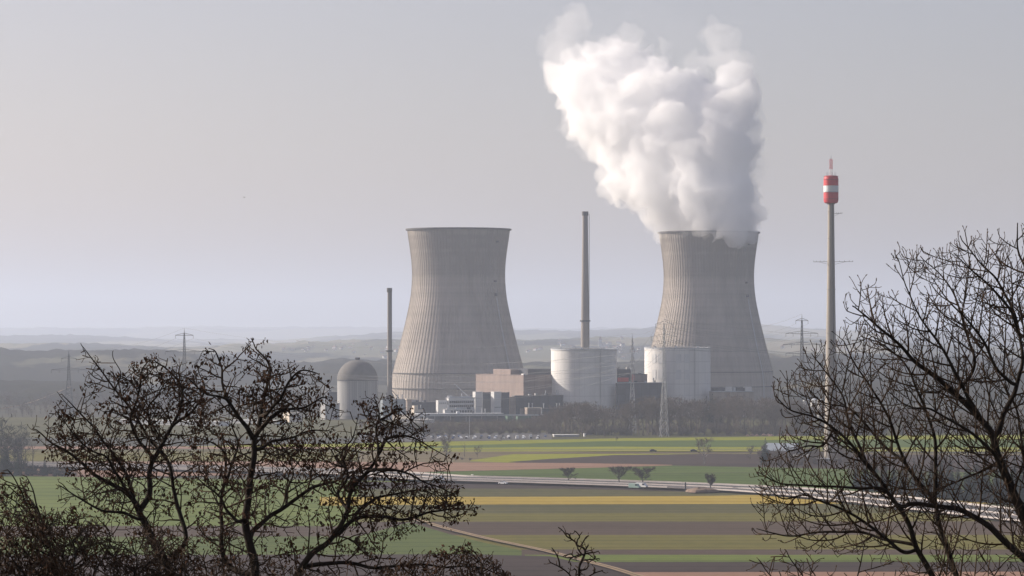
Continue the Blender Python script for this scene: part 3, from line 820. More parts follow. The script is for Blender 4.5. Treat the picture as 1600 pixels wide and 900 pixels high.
def fit_out(b, seed, vents=5, wins=0, rows=1):
    rg = random.Random(seed)
    for i in range(vents):
        u = rg.uniform(0.06, 0.9) * b.Lf; v = rg.uniform(0.1, 0.6) * b.Ll; w = rg.uniform(0.8, 2.6)
        if rg.random() < .6: b.top('roof_vent', u, v, min(u + w, b.Lf), min(v + w, b.Ll), rg.uniform(0.8, 2.0), rg.choice((m_pale, m_grey, m_slate)))
        else:
            c0 = b.M @ Vector((u, v, b.H - 0.1))
            MB().lathe([(0.35, 0), (0.35, rg.uniform(1.5, 3.5)), (0.5, 3.6), (0.5, 3.9)], c0, 8).build('exhaust_pipe', m_pale, b.t)
    for r_ in range(rows):
        for i in range(wins):
            u = (i + 0.5) / wins * b.Lf; z = b.H * (0.35 + 0.4 * r_ / max(1, rows))
            MB().box(u - 0.7, -0.06, z, u + 0.7, 0.03, z + 1.2, M=b.M).build('window', m_glass, b.t)
for q, (b_, v_, w_, r_) in enumerate(BLDS):
    fit_out(b_, 900 + q, v_, w_, r_)
for c_, R_, z_r in ((cB, RB, zB), (cC, RC, zC)):
    par = tb if c_ is cB else tc_
    a_ = math.radians(28)
    q0 = Vector((c_.x + (R_ + 0.5) * math.sin(a_), c_.y - (R_ + 0.5) * math.cos(a_), 0))
    MB().tube([q0, q0 + Vector((0, 0, z_r - 0.5))], 0.22, 5).build('downpipe', m_grey, par)
    for k4 in range(3):
        an = -0.9 + k4 * 0.8
        q1 = Vector((c_.x + (R_ - 3) * math.sin(an), c_.y - (R_ - 3) * math.cos(an), z_r - 0.6))
        MB().box(q1.x - 0.9, q1.y - 0.9, q1.z, q1.x + 0.9, q1.y + 0.9, q1.z + 2.0).build('roof_vent', m_pale, par)
    n5 = 48
    for hh in (0.55, 1.1):
        MB().tube([Vector((c_.x + (R_ - 0.1) * math.cos(2 * math.pi * i / n5), c_.y + (R_ - 0.1) * math.sin(2 * math.pi * i / n5), z_r + hh)) for i in range(n5 + 1)], 0.05, 3).build('handrail', m_pale, par)
# pipe bridge along the foot of the halls
g0, g1 = P(655, 652, 2575), P(850, 652, 2585); g0.z = g1.z = 5.6
t = thing('pipe_bridge', 'thin grey pipe bridge along the foot of the halls, left of the left round building', 'pipe bridge', Vector((g0.x, g0.y, 0)))
for dz_ in (0, 0.7): MB().tube([g0 + Vector((0, 0, dz_)), g1 + Vector((0, 0, dz_))], 0.28, 6).build('pipe', m_pale, t)
for i in range(9):
    q = g0.lerp(g1, i / 8.0)
    MB().box(q.x - 0.2, q.y - 0.2, 0, q.x + 0.2, q.y + 0.2, 5.4).build('post', m_grey, t)
# crane jib beside the office
c = P(737, HY, 2660); c.z = 0
t = thing('mobile_crane', 'thin crane boom leaning left above the white office roof', 'crane', c)
MB().tube([P(733, 621, 2660), P(710, 599.5, 2660)], 0.42, 4).build('boom', m_pale, t)
MB().tube([P(710, 599.5, 2660), P(722, 621, 2660)], 0.07, 4).build('cable', m_dark, t)
mb = MB(); mb.box(c.x - 6, c.y - 1.4, 0.9, c.x + 4, c.y + 1.4, 3.0); mb.box(c.x - 3.5, c.y - 1.2, 3.0, c.x - 0.5, c.y + 1.2, Zat(620.5, 2660)); mb.build('carrier', m_pale, t)
# silos behind the right hand tree
for i, x in enumerate((1260, 1272, 1283)):
    D = 2650 - i * 6; k = D / FPX
    c = P(x, HY, D); c.z = 0
    t = thing('storage_tank', ('white tank left of its row, behind the mast', 'white tank in the middle of its row, behind the mast', 'white tank nearest to the mast foot line')[i], 'tank', c, 'white tanks behind the mast')
    r = 5.6 * k; z1 = Zat(625, D)
    MB().lathe([(r, 0), (r, z1)], c, 24).build('wall', m_wht, t)
    MB().lathe([(r + 0.1, z1), (0.3, z1 + 1.4)], c, 24).build('roof', m_pale, t)
    MB().box(c.x + r * 0.6, c.y - r, 0, c.x + r * 0.6 + 0.5, c.y - r * 0.78, z1 + 0.8).build('ladder', m_dark, t)
# barn, with a pitched roof
def gable(name, label, cat, px, pyb, w, d, eave, ridge, th, mw, mr, group=None, overhang=0.5, doors=True, z0=0.0):
    g = G(px, pyb) if z0 == 0.0 else Vector(z0)
    t = thing(name, label, cat, g, group)
    M = Matrix.Translation(g) @ Matrix.Rotation(th, 4, 'Z')
    mb = MB()
    prof = [(-w / 2, 0), (w / 2, 0), (w / 2, eave), (0, ridge), (-w / 2, eave)]
    vs = [M @ Vector((x, y, z)) for y in (-d / 2, d / 2) for x, z in prof]
    mb.add(vs, [(0, 1, 2, 3, 4), (9, 8, 7, 6, 5)] + [(i, 5 + i, 5 + (i + 1) % 5, (i + 1) % 5) for i in range(5) if i not in (2, 3)])
    mb.build('wall', mw, t)
    rb = MB()
    for sgn in (-1, 1):
        e = Vector((sgn * (w / 2 + overhang), 0, eave - overhang * (ridge - eave) / (w / 2)))
        q = [Vector((0, -d / 2 - overhang, ridge)), Vector((e.x, -d / 2 - overhang, e.z)), Vector((e.x, d / 2 + overhang, e.z)), Vector((0, d / 2 + overhang, ridge))]
        up = Vector((0, 0, 0.22))
        vs = [M @ (v + Vector((0, 0, 0.02))) for v in q] + [M @ (v + up) for v in q]
        rb.add(vs, [(3, 2, 1, 0), (4, 5, 6, 7), (0, 1, 5, 4), (1, 2, 6, 5), (2, 3, 7, 6), (3, 0, 4, 7)])
    rb.build('roof', mr, t)
    if doors:
        MB().box(-w * 0.15, -d / 2 - 0.06, 0, w * 0.15, -d / 2 + 0.02, eave * 0.8, M=M).build('door', m_dark, t)
    return t
gable('barn', 'low barn with a blue grey roof beside the lone conifer', 'barn', 1223, 713, 16, 19, 3.6, 7.6, math.radians(62), m_beige, m_broof)
gable('field_shed', 'small dark shed half hidden in the scrub by the mast', 'shed', 1252, 720, 6, 8, 2.4, 3.8, math.radians(75), m_dark, m_roof)
# low white roof at the wood edge, and the small white hut beside it
h = Bld('glasshouse', 'long low white roofed shed at the edge of the bare wood', 'shed', 864, 866, 905, 679.3, 2232, m_grey, m_wht, th=math.radians(6))
h = Bld('pump_hut', 'tiny white hut at the wood edge, right of the low white shed', 'hut', 912.5, 913, 915.5, 676.8, 2240, m_wht, m_wht, lip=0.1)
h = Bld('pump_hut', 'tiny white box in the green field above the motorway', 'hut', 738, 738.6, 740.2, 741.5, 1640, m_wht, m_wht, lip=0.05)
wl_ = G(742, 746.2)
tag(MB().box(wl_.x - 1, wl_.y - .3, 0, wl_.x + 11, wl_.y + .3, 0.8).build('hedge_wall', m_grey, origin=wl_), 'short grey wall beside the tiny white box in the green field', 'wall')

# ------------------------------------------------------------------ red and white mast
D0 = 1829.0; k = D0 / FPX
c = P(1298.5, HY, D0); c.z = 0
t = thing('measuring_mast', 'tall concrete mast with a red and white drum at its top', 'mast', c)
m_mast = mat('mast_concrete', (0.33, 0.30, 0.26), 0.9, 0.12, 0.06, stretch=(1, 1, 0.3))
m_redp = mat('red_paint', (0.55, 0.055, 0.065), 0.5, 0.08, 0.2)
m_whp = mat('white_paint', (0.72, 0.74, 0.75), 0.5, 0.05, 0.2)
MB().lathe([((4.9 + (11.2 - 4.9) * (1 - i / 12.0) ** 1.3) * k, (Zat(317, D0)) * i / 12.0) for i in range(13)], c, 32).build('shaft', m_mast, t)
def z_(y): return Zat(y, D0)
Rh = 11.6 * k
MB().lathe([(1.5, z_(318)), (Rh * 0.8, z_(317.6)), (Rh * 0.93, z_(316)), (Rh, z_(312.5)), (Rh, z_(300.8))], c, 40).build('lower_drum', m_redp, t)
MB().lathe([(Rh + 0.02, z_(300.7)), (Rh + 0.02, z_(290.3))], c, 40).build('middle_drum', m_whp, t)
MB().lathe([(Rh, z_(290.2)), (Rh, z_(279.5)), (Rh * 0.93, z_(276)), (Rh * 0.8, z_(274.6)), (0.5, z_(274))], c, 40).build('upper_drum', m_redp, t)
def lattice(mb, base, top, wb, wt, n, r, mi=0, rb=None, yaw=0.0):
    """square lattice from base to top: four legs and crossed bracing"""
    def cor(f):
        w = (wb + (wt - wb) * f) / 2; p = base.lerp(top, f)
        return [p + Matrix.Rotation(yaw, 3, 'Z') @ Vector((sx * w, sy * w, 0)) for sx, sy in ((-1, -1), (1, -1), (1, 1), (-1, 1))]
    fs = [1 - (1 - i / n) ** 1.0 for i in range(n + 1)]
    C = [cor(f) for f in fs]
    for q in range(4): mb.tube([C[0][q], C[-1][q]], [r, r * 0.8], 4, mi)
    for i in range(n):
        for q in range(4):
            q2 = (q + 1) % 4
            mb.tube([C[i][q], C[i + 1][q2]], (rb or r * 0.6), 3, mi, False); mb.tube([C[i][q2], C[i + 1][q]], (rb or r * 0.6), 3, mi, False)
            mb.tube([C[i + 1][q], C[i + 1][q2]], (rb or r * 0.6), 3, mi, False)
    return mb
zz = [274, 264.5, 256.5, 248.5]
for i in range(3):
    lattice(MB(), Vector((c.x, c.y, z_(zz[i]) + 0.05)), Vector((c.x, c.y, z_(zz[i + 1]) - 0.05)), 1.5, 1.35, 3, 0.10).build('antenna_section', m_redp if i != 0 else m_whp, t)
MB().tube([Vector((c.x, c.y, z_(249))), Vector((c.x, c.y, z_(243)))], [0.12, 0.05], 6).build('lightning_rod', m_dark, t)
for x0, x1, y, dy in ((1271, 1294.5, 409.2, 0), (1303, 1333, 409.0, 0), (1303.2, 1316, 333.6, 0)):
    mb = MB()
    p0, p1 = P(x0, y, D0), P(x1, y - 0.3, D0)
    mb.tube([p0, p1], 0.16, 4)
    inner, outer = (p1, p0) if x0 < 1290 else (p0, p1)
    mb.tube([inner - Vector((0, 0, 1.6)), inner.lerp(outer, 0.65)], 0.09, 4)
    for f in (0.3, 0.55, 0.8, 0.98): mb.tube([inner.lerp(outer, f), inner.lerp(outer, f) + Vector((0, 0, 0.7))], 0.12, 4)
    mb.build('instrument_boom', m_dark, t)
for y, dr in ((330, 0.25), (372, 0.3), (452, 0.3), (520, 0.3), (590, 0.3), (650, 0.3)):
    f = Zat(y, D0) / Zat(317, D0); rr_ = (4.9 + (11.2 - 4.9) * (1 - f) ** 1.3) * k
    MB().lathe([(rr_ - 0.02, Zat(y, D0) - 0.12), (rr_ + dr, Zat(y, D0) - 0.12), (rr_ + dr, Zat(y, D0) + 0.12), (rr_ - 0.02, Zat(y, D0) + 0.12)], c, 32, cap=False).build('collar', m_grey, t)
mb = MB()
for i in range(13):
    f = i / 12.0; rr_ = (4.9 + (11.2 - 4.9) * (1 - f) ** 1.3) * k
    a_ = math.radians(22); q = Vector((c.x + (rr_ + 0.35) * math.sin(a_), c.y - (rr_ + 0.35) * math.cos(a_), Zat(317, D0) * f))
    if i: mb.tube([q_, q], 0.16, 4)
    q_ = q
mb.build('ladder', m_dark, t)
for y in (275.2, 281, 300.2, 311): MB().lathe([(Rh + 0.03, z_(y) - 0.07), (Rh + 0.09, z_(y) - 0.07), (Rh + 0.09, z_(y) + 0.07), (Rh + 0.03, z_(y) + 0.07)], c, 40, cap=False).build('drum_seam', m_dark, t)
for an in (-0.7, 0.1, 0.9, 2.4, 3.9):
    q = Vector((c.x + (Rh * 0.75) * math.sin(an), c.y - Rh * 0.75 * math.cos(an), z_(275)))
    MB().tube([q, q + Vector((0, 0, 2.4))], [0.09, 0.05], 5).build('aerial', m_dark, t)
MB().lathe([(1.9, z_(319.5)), (2.4, z_(318.2)), (1.9, z_(317.5))], c, 24, cap=False).build('drum_collar', m_grey, t)
h = Bld('mast_house', 'white flat roofed hut at the foot of the red and white mast', 'hut', 1279.5, 1281, 1313, 716, 1815, m_wht, m_whp, th=math.radians(10), lip=0.7)
h.front('door', 1284, 1287, 718.5, 722, m_dark); h.front('window', 1290, 1308, 718, 720, m_glass, 0.08, 4, 0.3)

# ------------------------------------------------------------------ pylons and cables
m_pyl_light = mat('galvanised_pylon_steel', (0.30, 0.31, 0.33), 0.6, 0.1, 0.3)
PY = {}
def pylon(key, px, D, ytop, arms, wb, yaw, label, lean=0.0, r=0.16, ms=None):
    m_pyl = ms or m_pyl_light
    c = P(px, HY, D); c.z = 0
    t = thing('pylon', label, 'pylon', c, 'electricity pylons')
    zt = Zat(ytop, D); top = Vector((c.x + lean, c.y, zt))
    zw = zt * 0.55
    w1 = wb * 0.30
    mid = c.lerp(top, 0.55)
    mb = MB(); lattice(mb, c.copy(), mid, wb, w1, 8, r, 0, r * .6, yaw); lattice(mb, mid, c.lerp(top, 0.94), w1, 0.8, 10, r * 0.8, 0, r * .5, yaw)
    mb.tube([c.lerp(top, 0.94), top], [0.4, 0.08], 4)
    mb.build('lattice', m_pyl, t)
    PY[key] = []
    for y, hw in arms:
        z = Zat(y, D); p = c.lerp(top, z / zt); p.z = z
        d = Matrix.Rotation(yaw, 3, 'Z') @ Vector((1, 0, 0)); e = Matrix.Rotation(yaw, 3, 'Z') @ Vector((0, 1, 0))
        mb = MB()
        for s_ in (-1, 1):
            tip = p + d * s_ * hw
            for q in (-0.7, 0.7):
                mb.tube([p + e * q - Vector((0, 0, 0.1)), tip], r * .55, 4)
                mb.tube([p + e * q + Vector((0, 0, 2.0)), tip + Vector((0, 0, 0.15))], r * .5, 4)
            for f in (0.2, 0.4, 0.6, 0.8):
                a = (p + e * 0.7).lerp(tip, f); b = (p + e * 0.7 + Vector((0, 0, 2.0))).lerp(tip, f)
                mb.tube([a, b], 0.06, 3); mb.tube([a, (p - e * 0.7).lerp(tip, f)], 0.06, 3)
        mb.build('crossarm', m_pyl, t)
        ib = MB()
        for s_ in (-1, 1):
            for f in ((1.0, 0.55) if hw > 9 else (1.0,)):
                q = p + d * s_ * hw * f
                ib.tube([q, q - Vector((0, 0, 2.6))], 0.14, 5)
                PY[key].append(q - Vector((0, 0, 2.6)))
        ib.build('insulator', m_dark, t)
    PY[key].append(top)
    return t
pylon('a', 107.5, 2780, 547, [(560.5, 6.5), (578, 15)], 9, 0.15, 'pylon furthest left, standing in front of the dark hillside', r=0.46, ms=mat('dull_pylon_steel', (0.10, 0.105, 0.11), 0.7, 0.1, 0.3))
pylon('b', 288, 2700, 512.5, [(524, 7.5), (549.5, 16), (566, 11)], 10, 0.1, 'pylon behind the crown of the left tree, with a wide middle arm', r=0.46, ms=mat('dull_pylon_steel', (0.10, 0.105, 0.11), 0.7, 0.1, 0.3))
pylon('d', 988, 2310, 521, [(546, 9), (562, 9), (577, 9)], 5.5, 1.36, 'pylon seen edge on between the two white round buildings', lean=0)
pylon('e', 1037.5, 2235, 499, [(506, 6.2), (526, 9.5), (540, 8)], 5.5, 0.3, 'pylon in front of the right white round building')
pylon('f', 1253, 2600, 490.5, [(501, 5), (521, 13), (538.5, 15.5), (552, 13)], 10, 0.0, 'pylon with three wide arms, left of the red and white mast', r=0.42, ms=mat('dull_pylon_steel', (0.10, 0.105, 0.11), 0.7, 0.1, 0.3))
m_cab = mat('aluminium_cable', (0.16, 0.165, 0.17), 0.5, 0.05, 1.0)
def cable(a, b, sag, label, r=0.06):
    pts = [a.lerp(b, i / 24) - Vector((0, 0, sag * 4 * (i / 24) * (1 - i / 24))) for i in range(25)]
    tag(MB().tube(pts, r, 4).build('power_cable', m_cab, origin=a), label, 'cable', 'power cables between the pylons')
pairs = [('b', 'd', 14, 'power cable sagging from the pylon behind the left tree to the edge on pylon'), ('d', 'e', 4, 'power cable between the two pylons in front of the round buildings'),
         ('e', 'f', 10, 'power cable from the pylon at the right round building to the pylon near the mast'), ('a', 'b', 6, 'power cable between the two pylons on the left')]
for a, b, sg, lab in pairs:
    A, B = sorted(PY[a], key=lambda v: (-v.z, v.x)), sorted(PY[b], key=lambda v: (-v.z, v.x))
    for i in range(min(len(A), len(B), 7)):
        cable(A[i], B[i], sg, lab)
for i, q in enumerate(sorted(PY['e'], key=lambda v: -v.z)[:7]):
    cable(q, q + Vector((900, 250, -6)), 26, 'power cable falling to the right across the right white round building')
for i, q in enumerate(sorted(PY['d'], key=lambda v: -v.z)[:6]):
    cable(q, P(690 - 4 * i, 585 + 7 * i, 2700), 9, 'power cable rising across the left white round building to the edge on pylon')
# lamp post by the car park
c = G(733.5, 684)
t = thing('lamp_post', 'thin lamp post at the car park below the white slab towers', 'lamp post', c)
MB().tube([c, c + Vector((0, 0, 19))], [0.16, 0.09], 6).build('pole', m_pale, t)
MB().box(c.x - 0.7, c.y - 0.2, 19.0, c.x + 0.7, c.y + 0.2, 19.25).build('lamp_head', m_dark, t)
# ------------------------------------------------------------------ distant trees
m_bark_far = mat('grey_brown_bark', (0.085, 0.07, 0.06), 0.95, 0.2, 0.8)
m_twig_far = mat('bare_twigs', (0.105, 0.085, 0.070), 0.95, 0.25, 0.3)
m_birch = mat('pale_birch_bark', (0.34, 0.31, 0.28), 0.9, 0.2, 1.5)
m_con = mat('conifer_needles', (0.018, 0.030, 0.022), 0.9, 0.35, 0.6)
m_scrub = mat('dry_scrub', (0.12, 0.095, 0.075), 0.95, 0.25, 0.3)

def tri_twig(mb, p, d, w, rng, mi=0):
    s_ = Vector((rng.uniform(-1, 1), rng.uniform(-1, 1), rng.uniform(-1, 1))).cross(d)
    if s_.length < 1e-6: return
    s_ = s_.normalized() * w / 2
    mid = p + d * 0.5 + Vector((rng.uniform(-.06, .06), rng.uniform(-.06, .06), rng.uniform(0, .08))) * d.length
    i = len(mb.v)
    mb.v += [tuple(p - s_), tuple(p + s_), tuple(mid + s_ * 0.7), tuple(mid - s_ * 0.7), tuple(p + d)]
    mb.f += [(i, i + 1, i + 2, i + 3), (i + 3, i + 2, i + 4)]; mb.m += [mi, mi]

def bare_proto(seed, H, Wd, h0, nl, nsub, ntw, tw, twl, up=0.5, thick=0.022):
    """a leafless tree: trunk, limbs reaching an uneven crown outline, branches and many fine twigs"""
    rng = random.Random(seed)
    tr, cr = MB(), MB()
    r0 = H * thick
    lean = Vector((rng.uniform(-.06, .06), rng.uniform(-.06, .06), 1))
    tp = [lean * (H * 0.75 * i / 6) + Vector((rng.uniform(-.02, .02), rng.uniform(-.02, .02), 0)) * H * (i > 0) for i in range(7)]
    tr.tube(tp, [r0 * (1 - i / 7.5) for i in range(7)], 5)
    for l in range(nl):
        f = h0 / H / 0.75 + (1 - h0 / H / 0.75) * (l + rng.random()) / nl
        q = min(5.999, max(0, f) * 6); i = int(q); p = tp[i].lerp(tp[i + 1], q - i)
        a = l * 2.4 + rng.uniform(-.5, .5)
        hh = p.z / H
        ex = Wd / 2 * rng.uniform(0.65, 1.1) * math.sqrt(max(0.12, 1 - ((hh - 0.45) / 0.62) ** 2))
        e = p + Vector((math.cos(a) * ex, math.sin(a) * ex, ex * up * rng.uniform(0.7, 1.6) + 0.12 * H * rng.random()))
        if e.z > H: e.z = H * rng.uniform(.92, 1.0)
        m1 = p.lerp(e, 0.5) + Vector((rng.uniform(-1, 1), rng.uniform(-1, 1), rng.uniform(-1.2, 0.2))) * 0.05 * H
        rl = r0 * 0.42 * (1 - 0.5 * hh)
        tr.tube([p, m1, e], [rl, rl * 0.6, rl * 0.2], 4, cap=False)
        for s_ in range(nsub):
            g = rng.uniform(0.25, 1.0)
            b = p.lerp(m1, g * 2) if g < 0.5 else m1.lerp(e, g * 2 - 1)
            dv = Vector((rng.gauss(0, 1), rng.gauss(0, 1), rng.gauss(0.55, 0.8))).normalized() * Wd * rng.uniform(0.10, 0.24)
            dv += (e - p).normalized() * Wd * 0.06
            be = b + dv
            if be.z > H * 1.03: be.z = H
            cr.tube([b, b.lerp(be, .5) + Vector((0, 0, -0.02 * H)), be], [rl * 0.35, rl * 0.22, rl * 0.1], 3, cap=False)
            for k in range(ntw):
                g2 = rng.uniform(0.1, 1.0)
                q = b.lerp(be, g2)
                td = (dv.normalized() * 0.5 + Vector((rng.gauss(0, .7), rng.gauss(0, .7), rng.gauss(0.35, .6)))).normalized() * twl * rng.uniform(0.5, 1.25)
                tri_twig(cr, q, td, tw, rng)
    return tr, cr

def conifer_proto(seed, H, Wd):
    rng = random.Random(seed)
    tr, cr = MB(), MB()
    tr.tube([Vector((0, 0, 0)), Vector((0, 0, H * 0.97))], [H * 0.017, H * 0.003], 6)
    nz = 34
    for i in range(nz):
        z = H * (0.08 + 0.90 * i / nz)
        rad = Wd / 2 * ((1 - (z / H)) ** 0.8) * 1.1 * rng.uniform(0.75, 1.12)
        nb = max(5, int(15 * (1 - z / H) + 5))
        for b in range(nb):
            a = rng.uniform(0, 6.283)
            L_ = rad * rng.uniform(0.6, 1.12) + 0.15
            d = Vector((math.cos(a), math.sin(a), 0))
            p0 = Vector((0, 0, z + 0.2)); p1 = p0 + d * L_ * 0.6 + Vector((0, 0, -L_ * 0.12)); p2 = p0 + d * L_ + Vector((0, 0, -L_ * rng.uniform(0.1, 0.35)))
            s_ = Vector((-d.y, d.x, 0))
            for k in range(6):
                f = 0.2 + 0.8 * k / 6
                q = p0.lerp(p1, f / 0.6) if f < 0.6 else p1.lerp(p2, (f - 0.6) / 0.4)
                for sg in (-1, 1):
                    t = q + (d * rng.uniform(.2, .8) + s_ * sg * rng.uniform(.3, .9) + Vector((0, 0, rng.uniform(-.7, .25)))) * L_ * 0.36 * (1.15 - f * 0.5)
                    w = Vector((rng.uniform(-1, 1), rng.uniform(-1, 1), rng.uniform(-1, 1))) * L_ * 0.10
                    j = len(cr.v)
                    cr.v += [tuple(q + w), tuple(q - w), tuple(t)]; cr.f.append((j, j + 1, j + 2)); cr.m.append(0)
    for k in range(20):
        j = len(cr.v); a = rng.uniform(0, 6.28)
        cr.v += [(0, 0, H), (math.cos(a) * .25, math.sin(a) * .25, H * 0.93), (math.cos(a + 1) * .25, math.sin(a + 1) * .25, H * 0.95)]; cr.f.append((j, j + 1, j + 2)); cr.m.append(0)
    return tr, cr
def shrub_proto(seed, H, Wd, n=260, tw=0.09):
    rng = random.Random(seed)
    cr = MB()
    for k in range(14):
        a = rng.uniform(0, 6.283); d = Vector((math.cos(a) * rng.random() * Wd * 0.5, math.sin(a) * rng.random() * Wd * 0.5, H * rng.uniform(0.6, 1.0)))
        cr.tube([Vector((d.x * .25, d.y * .25, 0)), d * 0.5 + Vector((d.x * .1, d.y * .1, 0)), d], [0.05, 0.04, 0.02], 3, cap=False)
        for j in range(n // 14):
            q = d * rng.uniform(0.15, 1.0)
            tri_twig(cr, q, Vector((rng.gauss(0, .8), rng.gauss(0, .8), rng.gauss(.5, .6))) * Wd * 0.16, tw, rng)
    return cr
def pmesh(mb, name, m):
    me = mb.mesh(name)
    me.materials.append(m)
    return me
def tree_thing(name, label, cat, loc, tr_me, cr_me, sc, rot, group=None, crown_label=None):
    t = thing(name, label, cat, loc, group)
    for nm, me in (('trunk', tr_me), ('crown', cr_me)):
        if me is None: continue
        o = bpy.data.objects.new(nm, me); S.collection.objects.link(o); o.parent = t
    t.scale = sc if hasattr(sc, '__len__') else (sc, sc, sc)
    t.rotation_euler = (0, 0, rot)
    return t

# the bare wood in front of the plant: one mass nobody could count
rngw = random.Random(11)
protos = [bare_proto(100 + i, 20, rngw.uniform(8, 12), 5, 9, 5, 7, 0.16, 1.9, 0.9) for i in range(7)]
low = [shrub_proto(200 + i, 5, 7, 220, 0.16) for i in range(4)]
def scatter_mass(name, label, items, m):
    V, Fq, off = [], [], 0
    for mbs, x, y, z, sc, rot in items:
        R = np.array([[math.cos(rot), -math.sin(rot), 0], [math.sin(rot), math.cos(rot), 0], [0, 0, 1]])
        for mb in mbs:
            v = np.array(mb.v) @ R.T * np.array(sc) + np.array([x, y, z])
            V.append(v); Fq += [tuple(i + off for i in f) for f in mb.f]; off += len(v)
    V = np.concatenate(V)
    o0 = V.mean(0)
    me = bpy.data.meshes.new(name)
    me.from_pydata((V - o0).tolist(), [], Fq); me.update(); me.materials.append(m)
    o = bpy.data.objects.new(name, me); S.collection.objects.link(o); o.location = o0
    o['kind'] = 'stuff'; o['label'] = label
    return o
top_line = [(560, 668), (640, 664), (700, 662), (760, 660), (830, 655), (862, 640), (880, 633), (905, 627), (930, 632), (960, 640), (985, 628), (1010, 622), (1050, 622), (1090, 624), (1130, 620), (1200, 622), (1250, 628), (1330, 636), (1450, 640), (1620, 644)]
items = []
for i in range(520):
    px = rngw.uniform(600, 1620)
    f = rngw.random()
    D = 2270 + 330 * f * f
    if px < 850: D = 2300 + 260 * f
    yt = interp(top_line, px) + rngw.gauss(2.0, 3.0)
    Ht = Zat(yt, D)
    if Ht < 2: continue
    s_ = Ht / 20.0
    items.append((rngw.choice(protos), (px - CX) * D / FPX, D, 0, (max(s_, .45) * rngw.uniform(.8, 1.1), max(s_, .45), s_), rngw.uniform(0, 6.28)))
for i in range(620):
    px = rngw.uniform(590, 1620); D = rngw.uniform(2262, 2420)
    items.append(((rngw.choice(low),), (px - CX) * D / FPX, D, 0, (rngw.uniform(.8, 1.6),) * 2 + (rngw.uniform(.4, 1.2),), rngw.uniform(0, 6.28)))
for i in range(330):
    px = rngw.uniform(560, 880); D = rngw.uniform(2330, 2560)
    yt = interp([(560, 668), (640, 662), (700, 660), (790, 658), (830, 652), (880, 642)], px) + rngw.gauss(2, 2.5)
    Ht = max(4.5, Zat(yt, D)); s_ = Ht / 20
    items.append((rngw.choice(protos), (px - CX) * D / FPX, D, 0, (max(s_, .4), max(s_, .4), s_), rngw.uniform(0, 6.28)))
scatter_mass('woodland', 'belt of bare grey brown trees along the foot of the power plant', items, m_twig_far)
# low hedges and woods on the left, behind the near trees
items = []
for i in range(620):
    px = rngw.uniform(-200, 600); D = rngw.uniform(2720, 3500)
    items.append((rngw.choice(protos), (px - CX) * D / FPX, D, 0, (rngw.uniform(.5, .8),) * 2 + (rngw.uniform(.25, .6),), rngw.uniform(0, 6.28)))
scatter_mass('woodland', 'low hazy bare wood beyond the pale halls on the left', items, m_twig_far)
# scrub around the mast and barn
items = []
for i in range(150):
    px = rngw.uniform(1185, 1330); y = rngw.uniform(705, 729)
    if px < 1235 and y > 712: y = rngw.uniform(714, 729)
    g = G(px, y)
    items.append(((rngw.choice(low),), g.x, g.y, 0, (rngw.uniform(.5, 1.1),) * 2 + (rngw.uniform(.4, 1.1),), rngw.uniform(0, 6.28)))
for i in range(14):
    g = G(rngw.uniform(1240, 1330), rngw.uniform(712, 726))
    items.append((rngw.choice(protos), g.x, g.y, 0, (.5, .5, rngw.uniform(.35, .6)), rngw.uniform(0, 6.28)))
scatter_mass('scrub', 'grey brown scrub round the barn and the foot of the mast', items, m_scrub)

# bare trees standing out in front of the wood
pm = [(pmesh(a, 'trunk', m_bark_far), pmesh(b, 'crown', m_twig_far)) for a, b in protos]
WG = 'bare trees at the front of the wood'
spots = [(878, 636, 682, 'bare tree at the wood edge under the left white round building, left of its pair'), (905, 626, 681, 'tall bare tree under the right edge of the left white round building'),
         (944, 640, 682, 'rounded bare tree at the wood edge left of the edge on pylon'), (1068, 640, 681, 'bare tree right of the pylon at the right white round building'),
         (1100, 630, 680, 'bare tree below the right edge of the right white round building'), (1136, 634, 680, 'bare tree below the row of white roof boxes'),
         (1165, 628, 680, 'bare tree below the right foot of the steaming tower'), (1190, 636, 680, 'bare tree at the wood edge right of the steaming tower')]
for i, (px, yt, yb, lab) in enumerate(spots):
    D = GD(yb); Ht = Zat(yt, D)
    tree_thing('bare_tree', lab, 'tree', G(px, yb), *pm[i % 7], (Ht / 20 * 1.1, Ht / 20 * 1.1, Ht / 20), i * 1.3, WG)
# conifers in the wood, below the right reactor
cp = [conifer_proto(300 + i, 20, w) for i, w in enumerate((7.5, 9, 6.5))]
cpm = [(pmesh(a, 'trunk', m_bark_far), pmesh(b, 'crown', m_con)) for a, b in cp]
for i, (px, yt, lab) in enumerate(((1104, 618, 'dark conifer topping the wood at the right edge of the right white round building'), (1113, 614, 'dark conifer topping the wood left of the row of white roof boxes'),
                                   (1122, 619, 'dark conifer topping the wood under the dark roof boxes'))):
    D = 2480; Ht = Zat(yt, D)
    tree_thing('conifer', lab, 'tree', Vector(((px - CX) * D / FPX, D, 0)), *cpm[i % 3], (Ht / 20 * 1.2, Ht / 20 * 1.2, Ht / 20), i * 2.0, 'conifers in the wood')

